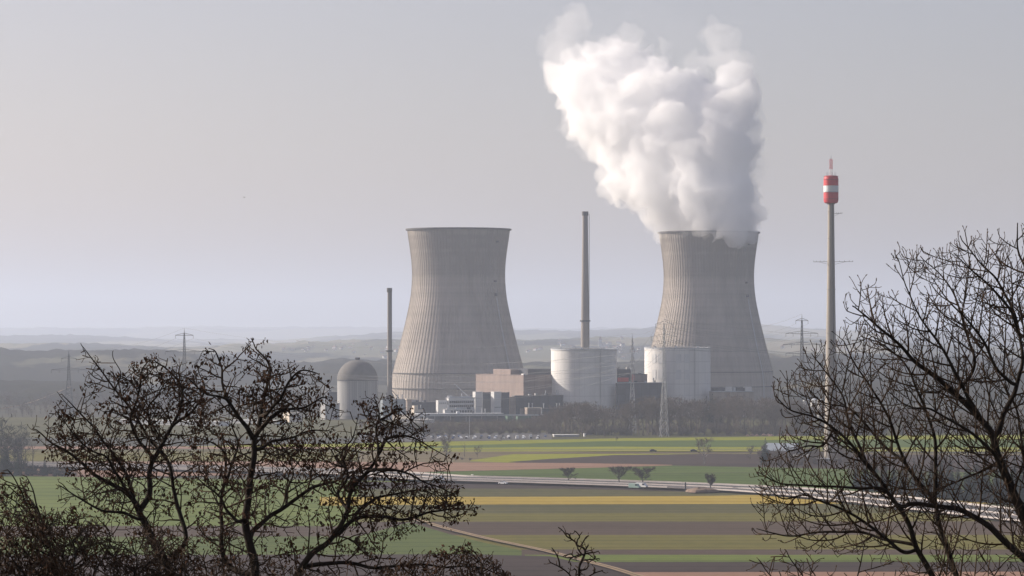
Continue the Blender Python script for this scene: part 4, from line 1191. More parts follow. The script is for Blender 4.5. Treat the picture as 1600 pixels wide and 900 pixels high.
# orchard trees by the motorway: dense dark round heads on short stems
OG = 'small orchard trees in a row along the motorway'
for i, (px, yt, yb, w, lab) in enumerate(((888, 733.5, 756.5, 22, 'round headed small bare tree, leftmost along the motorway'), (967, 732, 759.5, 32, 'wide V shaped small bare tree, left one of the close pair by the motorway'),
                                          (1005, 733, 761, 31, 'wide small bare tree, right one of the close pair by the motorway'), (1110, 743, 768, 18, 'narrow small bare tree alone by the motorway soil heap'))):
    D = GD(yb); k = D / FPX; Ht = (yb - yt) * k * 1.04
    a, b = bare_proto(400 + i, 20, 20 * w / (yb - yt), 6.0, 11, 8, 10, 0.42, 3.2, 0.9, 0.042)
    tree_thing('orchard_tree', lab, 'tree', G(px, yb), pmesh(a, 'trunk', mat('dark_orchard_bark', (0.04, 0.032, 0.026), 0.95, 0.2, 0.8)), pmesh(b, 'crown', mat('dark_bare_twigs', (0.055, 0.04, 0.032), 0.95, 0.2, 0.5)), Ht / 20, i * 1.7, OG)
# trees in the far fields
a, b = bare_proto(450, 20, 14, 5, 12, 7, 9, 0.2, 2.4, 1.1)
D = GD(726); tree_thing('birch_tree', 'hazy birch with a pale stem beside the right dark car', 'tree', G(1101, 726), pmesh(a, 'trunk', m_birch), pmesh(b, 'crown', m_twig_far), ((726 - 686) * D / FPX / 20,) * 3, 0.4)
a, b = bare_proto(451, 20, 11, 2, 14, 7, 9, 0.2, 2.4, 1.1)
D = GD(716); tree_thing('bare_tree', 'grey bushy bare tree above the pink field, beside the left tree crown', 'tree', G(698, 716), pmesh(a, 'trunk', m_bark_far), pmesh(b, 'crown', m_twig_far), ((716 - 680) * D / FPX / 20,) * 3, 0.4)
a, b = bare_proto(452, 20, 8, 4, 9, 2, 2, 0.16, 2.0, 0.6)
D = GD(714); tree_thing('bare_tree', 'thin sparse pole like tree left of the yellow field', 'tree', G(726, 714), pmesh(a, 'trunk', m_bark_far), pmesh(b, 'crown', m_twig_far), ((714 - 688) * D / FPX / 20,) * 3, 0.9)
D = GD(723); tree_thing('conifer', 'lone grey green conifer left of the barn', 'tree', G(1196, 727), *cpm[1], ((724 - 686) * GD(727) / FPX / 20 * 1.15,) * 3, 0.2)
a, b = bare_proto(453, 20, 16, 3, 10, 6, 8, 0.3, 2.6, 0.8)
for px, yt, yb, lab in ((746, 697, 714, 'low grey bush tree at the left tip of the yellow field'), (1172, 697, 718, 'thin bare bush tree left of the lone conifer'), (964, 682, 690, 'small dark round bush at the foot of the edge on pylon'),
                        (783, 682, 691, 'small grey bush between the car park and the green field')):
    D = GD(yb)
    tree_thing('field_bush', lab, 'bush', G(px, yb), pmesh(a, 'trunk', m_bark_far), pmesh(b, 'crown', m_twig_far), ((yb - yt) * D / FPX / 20,) * 3, px)
sh = [pmesh(shrub_proto(260 + i, 2, 3, 200, 0.06), 'bush', m_scrub) for i in range(3)]
for i, (px, py) in enumerate(((722, 719), (712, 720), (734, 720), (1280, 730), (1262, 731))):
    o = bpy.data.objects.new('low_bush', sh[i % 3]); S.collection.objects.link(o); o.location = G(px, py)
    tag(o, ('low dry bush at the yellow field tip, middle of three', 'low dry bush at the yellow field tip, left of three', 'low dry bush at the yellow field tip, right of three', 'low dry bush below the mast hut', 'low dry bush left of the mast hut')[i], 'bush')

# dark conifers behind the right hand tree
rc = random.Random(5)
CG = 'dark conifers beyond the motorway'
cdata = [(1338, 708, 776), (1352, 716, 780), (1366, 700, 781), (1383, 712, 783), (1396, 722, 786), (1412, 706, 786), (1428, 714, 788), (1440, 726, 790), (1455, 712, 790), (1470, 703, 791), (1484, 709, 793), (1497, 718, 795),
         (1512, 706, 796), (1526, 712, 797), (1541, 704, 798), (1557, 712, 799), (1570, 700, 801), (1585, 707, 803), (1600, 697, 805), (1616, 706, 806)]
for i, (px, yt, yb) in enumerate(cdata):
    yb -= 10
    D = GD(yb); Ht = Zat(yt, D)
    near = 'dark conifer, '
    lab = near + ('leftmost of the dark row' if i == 0 else 'rightmost of the dark row at the photo edge' if i == len(cdata) - 2 else 'number %s from the left in the row beyond the motorway' % ['one', 'two', 'three', 'four', 'five', 'six', 'seven', 'eight', 'nine', 'ten', 'eleven', 'twelve', 'thirteen', 'fourteen', 'fifteen', 'sixteen', 'seventeen', 'eighteen', 'nineteen', 'twenty'][i])
    tree_thing('conifer', lab, 'tree', G(px, yb), *cpm[i % 3], (Ht / 20 * 0.9, Ht / 20 * 0.9, Ht / 20), rc.uniform(0, 6), CG)
items = []
for i in range(70):
    px = rc.uniform(1325, 1640); yb = 768 + (px - 1325) * 0.085 + rc.uniform(-12, 0); g = G(px, yb)
    items.append((rc.choice(protos), g.x, g.y, 0, (.55, .55, rc.uniform(.45, .85)), rc.uniform(0, 6.28)))
scatter_mass('thicket', 'bare trees mixed in between the dark conifers beyond the motorway', items, m_twig_far)

# wood edge at the far left
LG = 'trees of the wood edge at the far left'
ldat = [(-40, 655, 742, 0), (-12, 648, 741, 0), (12, 660, 742, 1), (32, 668, 743, 0), (8, 690, 744, 2), (27, 705, 745, 2), (70, 712, 744, 2), (52, 682, 742, 3), (40, 686, 742, 3)]
lab = ['tallest bare tree of the left wood edge', 'broad bare tree at the left photo edge above the green field', 'bare tree with a dark head, left wood edge', 'smaller bare tree stepping down from the left wood edge', 'dark conifer at the left photo edge',
       'small dark conifer right of the left photo edge', 'pointed dark conifer standing alone before the dark hedge', 'thin leaning bare tree right of the left wood', 'thin upright bare tree right of the left wood']
pmd = [(pmesh(a, 'trunk', m_bark_far), pmesh(b, 'crown', mat('dark_thicket', (0.030, 0.030, 0.028), 0.95, 0.2, 0.4))) for a, b in protos]
thin = bare_proto(460, 20, 5, 6, 8, 3, 4, 0.1, 1.8, 1.4); thinm = (pmesh(thin[0], 'trunk', m_bark_far), pmesh(thin[1], 'crown', m_twig_far))
for i, (px, yt, yb, q) in enumerate(ldat):
    D = GD(yb); Ht = Zat(yt, D)
    me = pmd[i % 7] if q < 2 else (cpm[i % 3] if q == 2 else thinm)
    tree_thing('conifer' if q == 2 else 'bare_tree', lab[i], 'tree', G(px, yb), *me, (Ht / 20 * (1.25 if q < 2 else 0.95),) * 2 + (Ht / 20,), i * 1.1, LG)
items = []
for i in range(140):
    px = rc.uniform(-120, 116); g = G(px, rc.uniform(737, 746))
    items.append(((rc.choice(low),), g.x, g.y, 0, (.9, .9, rc.uniform(.5, 1.2) * (1.4 if px < 40 else 0.75)), rc.uniform(0, 6.28)))
for i in range(64):
    px = rc.uniform(-140, 36); g = G(px, rc.uniform(728, 742))
    items.append((rc.choice(protos), g.x, g.y, 0, (.9, .9, rc.uniform(.7, 1.1)), rc.uniform(0, 6.28)))
scatter_mass('thicket', 'dark hazy thicket along the left wood edge above the bright green field', items, mat('dark_thicket', (0.030, 0.030, 0.028), 0.95, 0.2, 0.4))

# ------------------------------------------------------------------ cars
def car_meshes():
    def ext(prof, w0, w1, mb):
        n = len(prof)
        vs = [(x, -(w0 if z < 0.9 else w1), z) for x, z in prof] + [(x, (w0 if z < 0.9 else w1), z) for x, z in prof]
        mb.add(vs, [tuple(range(n)), tuple(range(2 * n - 1, n - 1, -1))] + [(i, n + i, n + (i + 1) % n, (i + 1) % n) for i in range(n)])
    car = MB(); ext([(-2.15, 0.3), (2.15, 0.3), (2.2, 0.62), (1.95, 0.82), (1.05, 0.93), (0.35, 1.40), (-0.9, 1.45), (-1.75, 1.02), (-2.15, 0.95)], 0.88, 0.70, car)
    cw = MB(); ext([(0.98, 0.96), (0.36, 1.36), (-0.86, 1.405), (-1.55, 1.06)], 0.83, 0.735, cw)
    van = MB(); ext([(-2.9, 0.4), (2.7, 0.4), (2.75, 0.95), (2.1, 1.2), (1.45, 2.25), (-2.9, 2.35)], 0.98, 0.93, van)
    vw = MB(); ext([(2.0, 1.3), (1.45, 2.1), (0.7, 2.1), (0.7, 1.3)], 1.0, 0.96, vw)
    wh = MB()
    wh.lathe([(0.05, -0.11), (0.30, -0.11), (0.33, -0.07), (0.33, 0.07), (0.30, 0.11), (0.05, 0.11)], (0, 0, 0), 14)
    wh.v = [(x, z, y) for x, y, z in wh.v]; wh.f = [f[::-1] for f in wh.f]
    return car, cw, van, vw, wh
_car, _cw, _van, _vw, _wh = car_meshes()
m_tyre = mat('tyre_rubber', (0.02, 0.02, 0.02), 0.9, 0.1, 2.0)
paints = {n: mat(n + '_car_paint', c, 0.35, 0.03, 0.5, spec=0.5) for n, c in (('white', (0.78, 0.78, 0.77)), ('black', (0.025, 0.027, 0.03)), ('silver', (0.45, 0.46, 0.47)), ('blue', (0.05, 0.09, 0.2)), ('red', (0.35, 0.03, 0.03)), ('pale_green', (0.30, 0.42, 0.38)))}
CM = {}
def car(px, py, paint, label, rot, z, group=None, van=False, parts=True, name=None, cat=None):
    key = (paint, van)
    if key not in CM:
        CM[key] = (pmesh(_van if van else _car, 'body', paints[paint]), pmesh(_vw if van else _cw, 'window', m_glass), pmesh(_wh, 'wheel', m_tyre))
    b, w, wh = CM[key]
    g = G(px, py, z)
    t = thing(name or ('van' if van else 'car'), label, cat or ('van' if van else 'car'), g, group)
    t.rotation_euler = (0, 0, rot)
    for nm, me in (('body', b), ('window', w)):
        o = bpy.data.objects.new(nm, me); S.collection.objects.link(o); o.parent = t
    if parts:
        ax = 1.75 if van else 1.32
        for x in (-ax, ax):
            for y in (-0.8, 0.8):
                o = bpy.data.objects.new('wheel', wh); S.collection.objects.link(o); o.parent = t; o.location = (x, y, 0.33)
    return t
car(1020.5, 705.6, 'black', 'dark car on the country road, left of the two', 0.02, 1.56, 'dark cars on the country road')
car(1084, 705.6, 'black', 'dark car on the country road just left of the hazy birch', 0.02, 1.56, 'dark cars on the country road')
MG = 'vehicles on the motorway'
car(686, 751, 'white', 'white van on the motorway at the left edge of the open view', -0.5, 1.78, MG, True)
car(786, 756.6, 'white', 'white car on the motorway between the van and the orchard trees', -0.5, 1.78, MG)
car(1003, 762.2, 'white', 'white van on the motorway just right of the pair of orchard trees', -0.6, 1.78, MG, True)
car(992, 763.2, 'pale_green', 'pale green van on the motorway below the pair of orchard trees', -0.6, 1.78, MG, True)
car(1404, 791, 'silver', 'silver car on the motorway behind the ash branches', -0.9, 1.78, MG)
rp = random.Random(21)
PGc = 'cars parked along the wood edge'
for i in range(52):
    row = i % 3
    px = 664 + (i // 3) * 11.0 + rp.uniform(-2, 2)
    if px > 855: continue
    paint = rp.choice(['white', 'white', 'silver', 'silver', 'black', 'black', 'black', 'blue'])
    car(px, 683.0 + row * 1.4, paint, paint.replace('_', ' ') + ' car among the cars parked at the wood edge', math.pi / 2 + rp.uniform(-.1, .1), 0.14, PGc, rp.random() < 0.12 and paint == 'white', False, 'parked_car', 'parked car')
# soil heap and post by the motorway
g = G(1095, 772)
mb = MB(); rs = random.Random(3)
n = 20
for j in range(6):
    for i in range(n):
        a = 2 * math.pi * i / n; r = (1 - j / 5.0) * (1 + 0.25 * math.sin(3 * a + 1) + rs.uniform(-.1, .1))
        mb.v.append((g.x + 7.5 * r * math.cos(a), g.y + 6 * r * math.sin(a), 1.6 + 1.5 * math.sin(j / 5.0 * math.pi / 2) * rs.uniform(.8, 1.1) if j else 1.0))
for j in range(5):
    for i in range(n): mb.f.append((j * n + i, j * n + (i + 1) % n, (j + 1) * n + (i + 1) % n, (j + 1) * n + i)); mb.m.append(0)
tag(mb.build('soil_heap', mat('heaped_earth', (0.20, 0.145, 0.11), 1.0, 0.3, 0.6, bump=0.5), origin=g), 'low heap of reddish earth beside the motorway, above the ochre field', 'soil heap')
for i in range(12):
    g = G(1170 + i * 7 + rs.uniform(-3, 3), 681 + rs.uniform(-.6, .6)); r = rs.uniform(1.0, 2.2)
    mb = MB(); mb.lathe([(r, 0), (r * 0.9, r * 0.25), (r * 0.5, r * 0.6), (0.1, r * 0.75)], g, 9); mb.v = [(x + rs.uniform(-.3, .3), y + rs.uniform(-.3, .3), max(0, z + rs.uniform(-.15, .15))) for x, y, z in mb.v]
    tag(mb.build('timber_heap', mat('reddish_brash', (0.30, 0.20, 0.16), 1.0, 0.35, 0.8), origin=g), 'one of the reddish heaps of brash along the wood edge', 'heap', 'heaps of brash along the wood edge')
c = G(1071, 769.5)
tag(MB().tube([c, c + Vector((0, 0, 4.6)), c + Vector((0, 0, 4.7))], [0.35, 0.32, 0.1], 8).build('marker_post', m_dark, origin=c), 'short dark post beside the motorway', 'post')

# ------------------------------------------------------------------ far town on the hill slopes
hm_w = mat('pale_house_wall', (0.50, 0.495, 0.48), 0.9, 0.06, 0.1)
hm_r = mat('dull_red_roof', (0.20, 0.12, 0.10), 0.9, 0.15, 0.1)
def on_hill(px, py):
    """first hill slope met along the sight line of a photo point"""
    for D in np.arange(3400, 17500, 25):
        zr = Zat(py, D)
        if zr <= 0.0: return Vector(((px - CX) * D / FPX, D, 0))
        for D0, dep, zf in HILLS:
            if abs(D - D0) < dep:
                t = (D - D0) / dep
                q = zf(CX + (px - CX) , t)
                if q.z >= zr: return Vector(((px - CX) * D / FPX, D, q.z - 1.0))
    return None
hb = MB()
hb.box(-6, -5, -4, 6, 5, 6.5, 0)
hb.add([(-6.6, -5.6, 6.4), (6.6, -5.6, 6.4), (6.6, 5.6, 6.4), (-6.6, 5.6, 6.4), (-6.6, 0, 10.5), (6.6, 0, 10.5)], [(0, 1, 5, 4), (2, 3, 4, 5), (0, 4, 3), (1, 2, 5), (3, 2, 1, 0)], 1)
hme = hb.mesh('far_house'); hme.materials.append(hm_w); hme.materials.append(hm_r)
rh = random.Random(8)
TG = 'tiny pale houses of the far town'
def houses(n, x0, x1, y0, y1, lab, s0=0.35, s1=0.7):
    for i in range(n):
        p = on_hill(rh.uniform(x0, x1), rh.gauss((y0 + y1) / 2, (y1 - y0) / 4))
        if p is None: continue
        o = bpy.data.objects.new('far_house', hme); S.collection.objects.link(o)
        o.location = p; o.rotation_euler = (0, 0, rh.uniform(-0.9, 0.9)); s_ = rh.uniform(s0, s1); o.scale = (s_ * rh.uniform(.8, 1.7), s_, s_)
        tag(o, lab, 'house', TG)
houses(34, 440, 625, 534, 556, 'one of the tiny pale houses on the hazy slope left of the left cooling tower')
houses(32, 800, 1005, 534, 560, 'one of the tiny pale houses on the hazy slope between the two cooling towers')
houses(10, 1190, 1330, 536, 556, 'one of the tiny pale houses on the hazy slope right of the steaming tower')
def church(px, py, lab):
    p = on_hill(px, py)
    if p is None: return
    t = thing('church', lab, 'church', p)
    MB().box(p.x - 4, p.y - 4, p.z - 4, p.x + 4, p.y + 4, p.z + 20).build('tower', hm_w, t)
    MB().add([(p.x - 4.4, p.y - 4.4, p.z + 20), (p.x + 4.4, p.y - 4.4, p.z + 20), (p.x + 4.4, p.y + 4.4, p.z + 20), (p.x - 4.4, p.y + 4.4, p.z + 20), (p.x, p.y, p.z + 31)], [(0, 1, 4), (1, 2, 4), (2, 3, 4), (3, 0, 4), (3, 2, 1, 0)]).build('spire', hm_r, t)
    MB().box(p.x + 4, p.y - 5, p.z - 4, p.x + 22, p.y + 5, p.z + 9).build('nave', hm_w, t)
church(938, 543, 'tiny pale church tower on the slope right of the tallest chimney')
# pale lane on the dark hillside at the left
lp = []
for x in np.linspace(-90, 112, 44):
    yw = float(np.interp(x, [-90, 0, 30, 60, 85, 112], [650, 641, 636, 627, 617, 606]))
    zf = HILLS[-1][2]
    if yw > 632:
        lp.append(G(x, yw)); continue
    best = min((zf(x, t) for t in np.linspace(-0.97, -0.05, 120)), key=lambda q: abs(HY - (q.z - CAMZ) * FPX / q.y - yw))
    lp.append(best)
mb = MB()
for p in lp:
    mb.v.append((p.x, p.y - 9, p.z + 1.0)); mb.v.append((p.x, p.y + 9, p.z + 2.0))
for i in range(len(lp) - 1): mb.f.append((2 * i, 2 * i + 2, 2 * i + 3, 2 * i + 1)); mb.m.append(0)
kind(mb.build('hill_lane', m_track), 'structure')
# ------------------------------------------------------------------ bird
D = 600.0
c = P(381.5, 308.5, D)
t = thing('bird', 'tiny dark bird gliding in the open sky on the left', 'bird', c)
m_bird = mat('dark_feathers', (0.05, 0.045, 0.04), 0.9, 0.1, 5)
mb = MB()
bd = [(-0.17, 0.004), (-0.10, 0.035), (0.0, 0.05), (0.08, 0.03), (0.13, 0.028), (0.17, 0.004)]
mb.tube([c + Vector((x, 0, 0.02 * math.cos(x * 8))) for x, r in bd], [r for x, r in bd], 8)
mb.build('body', m_bird, t, smooth=True)
for sg in (-1, 1):
    w = [Vector((0.06, 0, 0.02)), Vector((0.08, sg * 0.18, 0.10)), Vector((0.0, sg * 0.42, 0.06)), Vector((-0.06, sg * 0.2, 0.085)), Vector((-0.06, 0, 0.02))]
    M = Matrix.Translation(c) @ Matrix.Rotation(0.9, 4, 'Z')
    vs = [M @ v for v in w] + [M @ (v - Vector((0, 0, 0.012))) for v in w]
    MB().add(vs, [(0, 1, 2, 3, 4), (9, 8, 7, 6, 5)] + [(i, 5 + i, 5 + (i + 1) % 5, (i + 1) % 5) for i in range(5)]).build('wing', m_bird, t)
# ------------------------------------------------------------------ steam plume
PD = 3095.0
def blob_mesh(name, blobs, grow, voxel, amps, seed):
    """closed billowing skin round a heap of puffs; blobs are (px, py, radius px, depth px) at the tower"""
    k = PD / FPX
    mb = MB()
    import bmesh
    bm = bmesh.new()
    bmesh.ops.create_icosphere(bm, subdivisions=3, radius=1.0)
    sv = [v.co.copy() for v in bm.verts]; sf = [tuple(v.index for v in f.verts) for f in bm.faces]
    bm.free()
    for px, py, r, d in blobs:
        d -= (px - 1107) * 0.64 * min(1.0, max(0.0, (345 - py) / 110.0))      # depth skew added so the sun lights the front, like steam drifting away
        c = P(px, py, PD + d * k)
        r *= (PD + d * k) / PD
        mb.add([c + v * r * k * grow for v in sv], sf)
    base = P(1107, 300, PD)
    me = mb.mesh(name, base)
    o = bpy.data.objects.new(name, me); S.collection.objects.link(o)
    md = o.modifiers.new('r', 'REMESH'); md.mode = 'VOXEL'; md.voxel_size = voxel
    m2 = o.modifiers.new('s', 'SMOOTH'); m2.iterations = 4; m2.factor = 0.5
    dg = bpy.context.evaluated_depsgraph_get()
    ev = bpy.data.meshes.new_from_object(o.evaluated_get(dg))
    bpy.data.objects.remove(o); bpy.data.meshes.remove(me)
    n = len(ev.vertices)
    co = np.empty(n * 3); ev.vertices.foreach_get('co', co); co = co.reshape(-1, 3)
    nr = np.array([tuple(v.normal) for v in ev.vertices])
    off = np.zeros(n)
    warp = Vector((seed, seed * 2, 0))
    for i in range(n):
        p = Vector(co[i]) + warp
        v = 0.0
        for s_, a in amps:
            q = p / s_
            v += a * (1.0 - 2.0 * abs(mnoise.noise(q)) * 1.6)          # billows: round lobes with creases between
        off[i] = v
    co += nr * off[:, None]
    ev.vertices.foreach_set('co', co.ravel()); ev.update()
    ev.polygons.foreach_set('use_smooth', [True] * len(ev.polygons))
    o = bpy.data.objects.new('t', ev); S.collection.objects.link(o)
    md = o.modifiers.new('r', 'REMESH'); md.mode = 'VOXEL'; md.voxel_size = voxel * 0.7; md.use_smooth_shade = True
    dg = bpy.context.evaluated_depsgraph_get()
    e2_ = bpy.data.meshes.new_from_object(o.evaluated_get(dg))
    bpy.data.objects.remove(o); bpy.data.meshes.remove(ev)
    e2_.name = name
    return e2_, base

core = [(1107, 345, 50, 0), (1134, 361, 17, -85), (1112, 358, 11, -87), (1154, 355, 17, -76), (1125, 350, 14, -80), (1095, 326, 34, -40), (985, 200, 40, -45), (1040, 150, 36, -40), (930, 165, 32, -40), (1075, 270, 42, -58), (1012, 280, 30, -40), (1088, 322, 34, -55), (960, 212, 26, -35), (1000, 135, 30, -40), (1050, 195, 34, -62), (1120, 300, 34, -60), (1130, 210, 34, -45), (1145, 160, 24, -30), (1060, 330, 36, -10), (1140, 330, 38, 0), (1105, 312, 62, 0), (1035, 322, 38, 0), (1060, 300, 50, -20),  # several front bulges here are added to catch the sun
        (1003, 305, 30, 0), (978, 275, 30, 5), (1152, 295, 30, 5), (1130, 275, 56, 10), (1065, 262, 66, 0), (1020, 262, 54, -20), (985, 248, 34, 0), (1154, 248, 28, 10), (1118, 232, 58, 10), (1042, 212, 62, 10), (1000, 198, 58, -10), (950, 196, 48, 0),
        (918, 190, 32, 0), (905, 158, 36, 5), (885, 132, 26, 0), (930, 142, 52, 10), (982, 132, 50, 0), (1030, 142, 44, 0), (1075, 170, 46, 15), (1110, 185, 44, 10), (1138, 156, 28, 0), (1160, 166, 24, 0), (1142, 136, 22, 0), (1158, 196, 20, 15), (952, 98, 28, 5),
        (905, 112, 20, 0), (1092, 245, 46, -30), (1050, 232, 40, -45), (960, 165, 34, -30), (1015, 160, 34, -34)]
wisp = core + [(1005, 108, 24, 0), (1032, 106, 18, 0), (1105, 145, 16, 5), (884, 92, 20, 0), (872, 66, 15, 0), (866, 42, 12, 0), (884, 36, 14, 3), (902, 38, 12, 0), (912, 66, 16, 5), (1112, 52, 16, 0), (1122, 74, 18, 0), (1118, 98, 22, 0), (1040, 82, 20, 10), (985, 66, 18, 5), (1075, 108, 22, 5), (1150, 104, 18, 0),
               (870, 120, 14, 0), (1000, 320, 16, 0), (930, 80, 20, 0)]
veil = [(885, 80, 34, 0), (872, 48, 26, 0), (915, 50, 34, 0), (965, 55, 40, 0), (1015, 50, 42, 0), (1065, 75, 40, 0), (1112, 70, 36, 0), (1150, 100, 30, 0), (1000, 12, 26, 0), (940, 100, 50, 0), (1040, 110, 50, 0), (1110, 120, 45, 0), (1180, 200, 24, 0), (1180, 260, 22, 0), (985, 5, 22, 0)]
k_ = PD / FPX
e1, b1 = blob_mesh('steam_plume', core, 0.88, 1.9, ((36, 9.0), (17, 8.0), (8, 4.6), (4, 1.8)), 3.0)
e2, b2 = blob_mesh('wisps', wisp, 0.93, 2.6, ((38, 10.0), (15, 8.0), (6.5, 3.6), (3.2, 1.4)), 9.0)
e3, b3 = blob_mesh('veil', veil, 1.0, 4.5, ((40, 12.0), (16, 6.0), (7, 2.5)), 17.0)
STEAM = (0.9985, 0.9988, 0.9994)
for e, d_ in ((e1, PLUME_DENSITY), (e2, PLUME_DENSITY * 0.20), (e3, PLUME_DENSITY * 0.010)):
    e.materials.append(volume_mat('dense_steam' if e is e1 else 'thin_steam' if e is e2 else 'faint_steam', STEAM, d_, 0.0))
pl = link('steam_plume', e1, None, b1)
tag(pl, 'thick white steam plume billowing up from the right cooling tower', 'steam')
link('wisps', e2, pl, b2); link('veil', e3, pl, b3)
# ------------------------------------------------------------------ near trees on the slope below the viewpoint
m_nbark = mat('dark_brown_bark', (0.022, 0.015, 0.010), 0.9, 0.45, 6.0, bump=0.6, dist=0.02)  # very dark brown bark, mottled by noise
m_ntwig = mat('dark_twig_bark', (0.042, 0.025, 0.014), 0.85, 0.6, 3.0)
m_nleaf = mat('withered_leaves', (0.062, 0.030, 0.015), 0.9, 0.5, 4.0)

def in_poly(x, y, poly):
    c = False
    j = len(poly) - 1
    for i in range(len(poly)):
        xi, yi = poly[i]; xj, yj = poly[j]
        if (yi > y) != (yj > y) and x < (xj - xi) * (y - yi) / (yj - yi) + xi: c = not c
        j = i
    return c
def proj(p):
    return CX + p.x * FPX / p.y, HY - (p.z - CAMZ) * FPX / p.y
def smooth_line(pts, n):
    """Catmull-Rom through the points"""
    out = []
    q = [pts[0] * 2 - pts[1]] + list(pts) + [pts[-1] * 2 - pts[-2]]
    for i in range(1, len(q) - 2):
        for k in range(n):
            t = k / n
            a, b, c, d = q[i - 1], q[i], q[i + 1], q[i + 2]
            out.append(0.5 * ((b * 2) + (c - a) * t + (a * 2 - b * 5 + c * 4 - d) * t * t + (b * 3 - a - c * 3 + d) * t ** 3))
    out.append(pts[-1])
    return out

class Tree:
    """limbs laid out by hand; every limb sprouts branches, every branch twigs, every twig spurs"""
    def __init__(s, D, seed, poly=None):
        s.D, s.rng, s.poly = D, random.Random(seed), poly
        s.limbs, s.level, s.tips, s.k = [], [[], [], [], []], [], 1.0
    def limb(s, pts, r0, r1, wob=0.012, sprouts=True):
        q = [P(x, y, s.D + d) for x, y, d in pts]
        if s.limbs:
            b = min((p for c in s.limbs for p in c[0]), key=lambda p: (p - q[0]).length_squared)
            q[0] = b.copy()
        q = smooth_line(q, 6)
        for i in range(1, len(q) - 1):
            q[i] = q[i] + Vector([mnoise.noise(q[i] * 2.3 + Vector((k * 9, 0, 0))) for k in range(3)]) * wob * 3
        n = len(q) - 1
        rad = [(r0 + (r1 - r0) * (i / n) ** 0.8) * s.k for i in range(n + 1)]
        s.limbs.append((q, rad, sprouts))
        s.tips.append((q[-1], (q[-1] - q[-2]).normalized()))
        return s
    def shoot(s, p, d, L, r0, r1, up, wob, step, zig=0.0):
        rng = s.rng
        n = max(2, int(L / step))
        pts = [p.copy()]; d = d.normalized()
        side = d.orthogonal().normalized(); side = Matrix.Rotation(rng.uniform(0, 6.28), 3, d) @ side
        for i in range(n):
            d = d + Vector((0, 0, up)) + Vector((rng.gauss(0, wob), rng.gauss(0, wob), rng.gauss(0, wob))) + side * (zig if i % 2 else -zig)
            d.normalize()
            pts.append(pts[-1] + d * (L / n))
        return pts, [r0 + (r1 - r0) * i / n for i in range(n + 1)], d
    def sprout(s, chains, lv, spacing, L0, L1, ang, up, wob, r0, r1, step, zig=0.0, start=0.12, flat=0.6, taper=0.5, pad=0):
        rng = s.rng
        out = []
        sgn = 1
        for ch in chains:
            q, rad = ch[0], ch[1]
            if len(ch) > 2 and ch[2] is False: continue
            acc = rng.uniform(0, spacing)
            tot = sum((b - a).length for a, b in zip(q, q[1:]))
            run = 0.0
            for i in range(1, len(q)):
                seg = (q[i] - q[i - 1]).length
                run += seg; acc += seg
                f = run / max(tot, 1e-6)
                while acc > spacing:
                    acc -= spacing * rng.uniform(.7, 1.3)
                    if f < start: continue
                    p = q[i - 1].lerp(q[i], rng.random())
                    x, y = proj(p)
                    if y > 945: continue
                    t = (q[i] - q[i - 1]).normalized()
                    n_ = t.cross(Vector((0, 1, 0)))
                    if n_.length < .05: n_ = t.orthogonal()
                    n_.normalize()
                    sgn = -sgn
                    n_ = (n_ * sgn + Vector((rng.gauss(0, .2), rng.gauss(0, flat), rng.gauss(0.12, .2))))
                    n_ = (n_ - t * n_.dot(t)).normalized()
                    a = math.radians(rng.gauss(ang, 12))
                    L = rng.uniform(L0, L1) * (1 - taper * f) * (0.75 + 0.5 * rng.random())
                    c = s.shoot(p, t * math.cos(a) + n_ * math.sin(a), L, min(r0, rad[i] * .8), r1, up, wob, step, zig)
                    if s.poly:
                        ok = False
                        for k in range(3):
                            x, y = proj(c[0][-1])
                            if in_poly(x, y, s.poly): ok = True; break
                            m = max(2, len(c[0]) * 2 // 3)
                            c = (c[0][:m], [c[1][0] + (r1 - c[1][0]) * z / (m - 1) for z in range(m)], c[2])
                        if not ok: continue
                    out.append(c)
                    s.tips.append((c[0][-1], c[2]))
        s.level[lv] += out
        return out
    def spurs(s, chains, n, ln, r, up):
        """knobbly short end shoots with a swollen bud"""
        rng = s.rng
        for q, rad, d0 in chains:
            if proj(q[-1])[1] > 945: continue
            for k in range(rng.randint(*n)):
                d = (d0 * 0.7 + Vector((rng.gauss(0, .55), rng.gauss(0, .55), rng.gauss(up, .35)))).normalized()
                L = ln * rng.uniform(.4, 1.4)
                a = q[-1]; b = a + (d0 * .5 + d * .5).normalized() * L * .5; c = b + (d + Vector((0, 0, up * .4))).normalized() * L * .5
                s.level[3].append(([a, b, c, c + d * r * 2.5, c + d * r * 6], [r, r * .85, r * .75, r * 1.6, r * .3], d))
    def build(s, name, label, cat='tree', group=None, leafy=None):
        base = s.limbs[0][0][0].copy()
        t = thing(name, label, cat, base, group)
        tr = MB(); cr = MB()
        for q, rad, _ in s.limbs: tr.tube(q, rad, 9 if rad[0] > .05 else 6)
        tr.build('trunk', m_nbark, t, smooth=True)
        for lv, n in ((0, 5), (1, 4), (2, 3), (3, 3)):
            for q, rad, _ in s.level[lv]:
                cr.tube(q, rad, n, cap=lv < 2)
        cr.build('crown', m_ntwig, t, smooth=True)
        if leafy:
            mb = MB(); s.leaves(mb, *leafy); mb.build('leaves', m_nleaf, t)
        return t
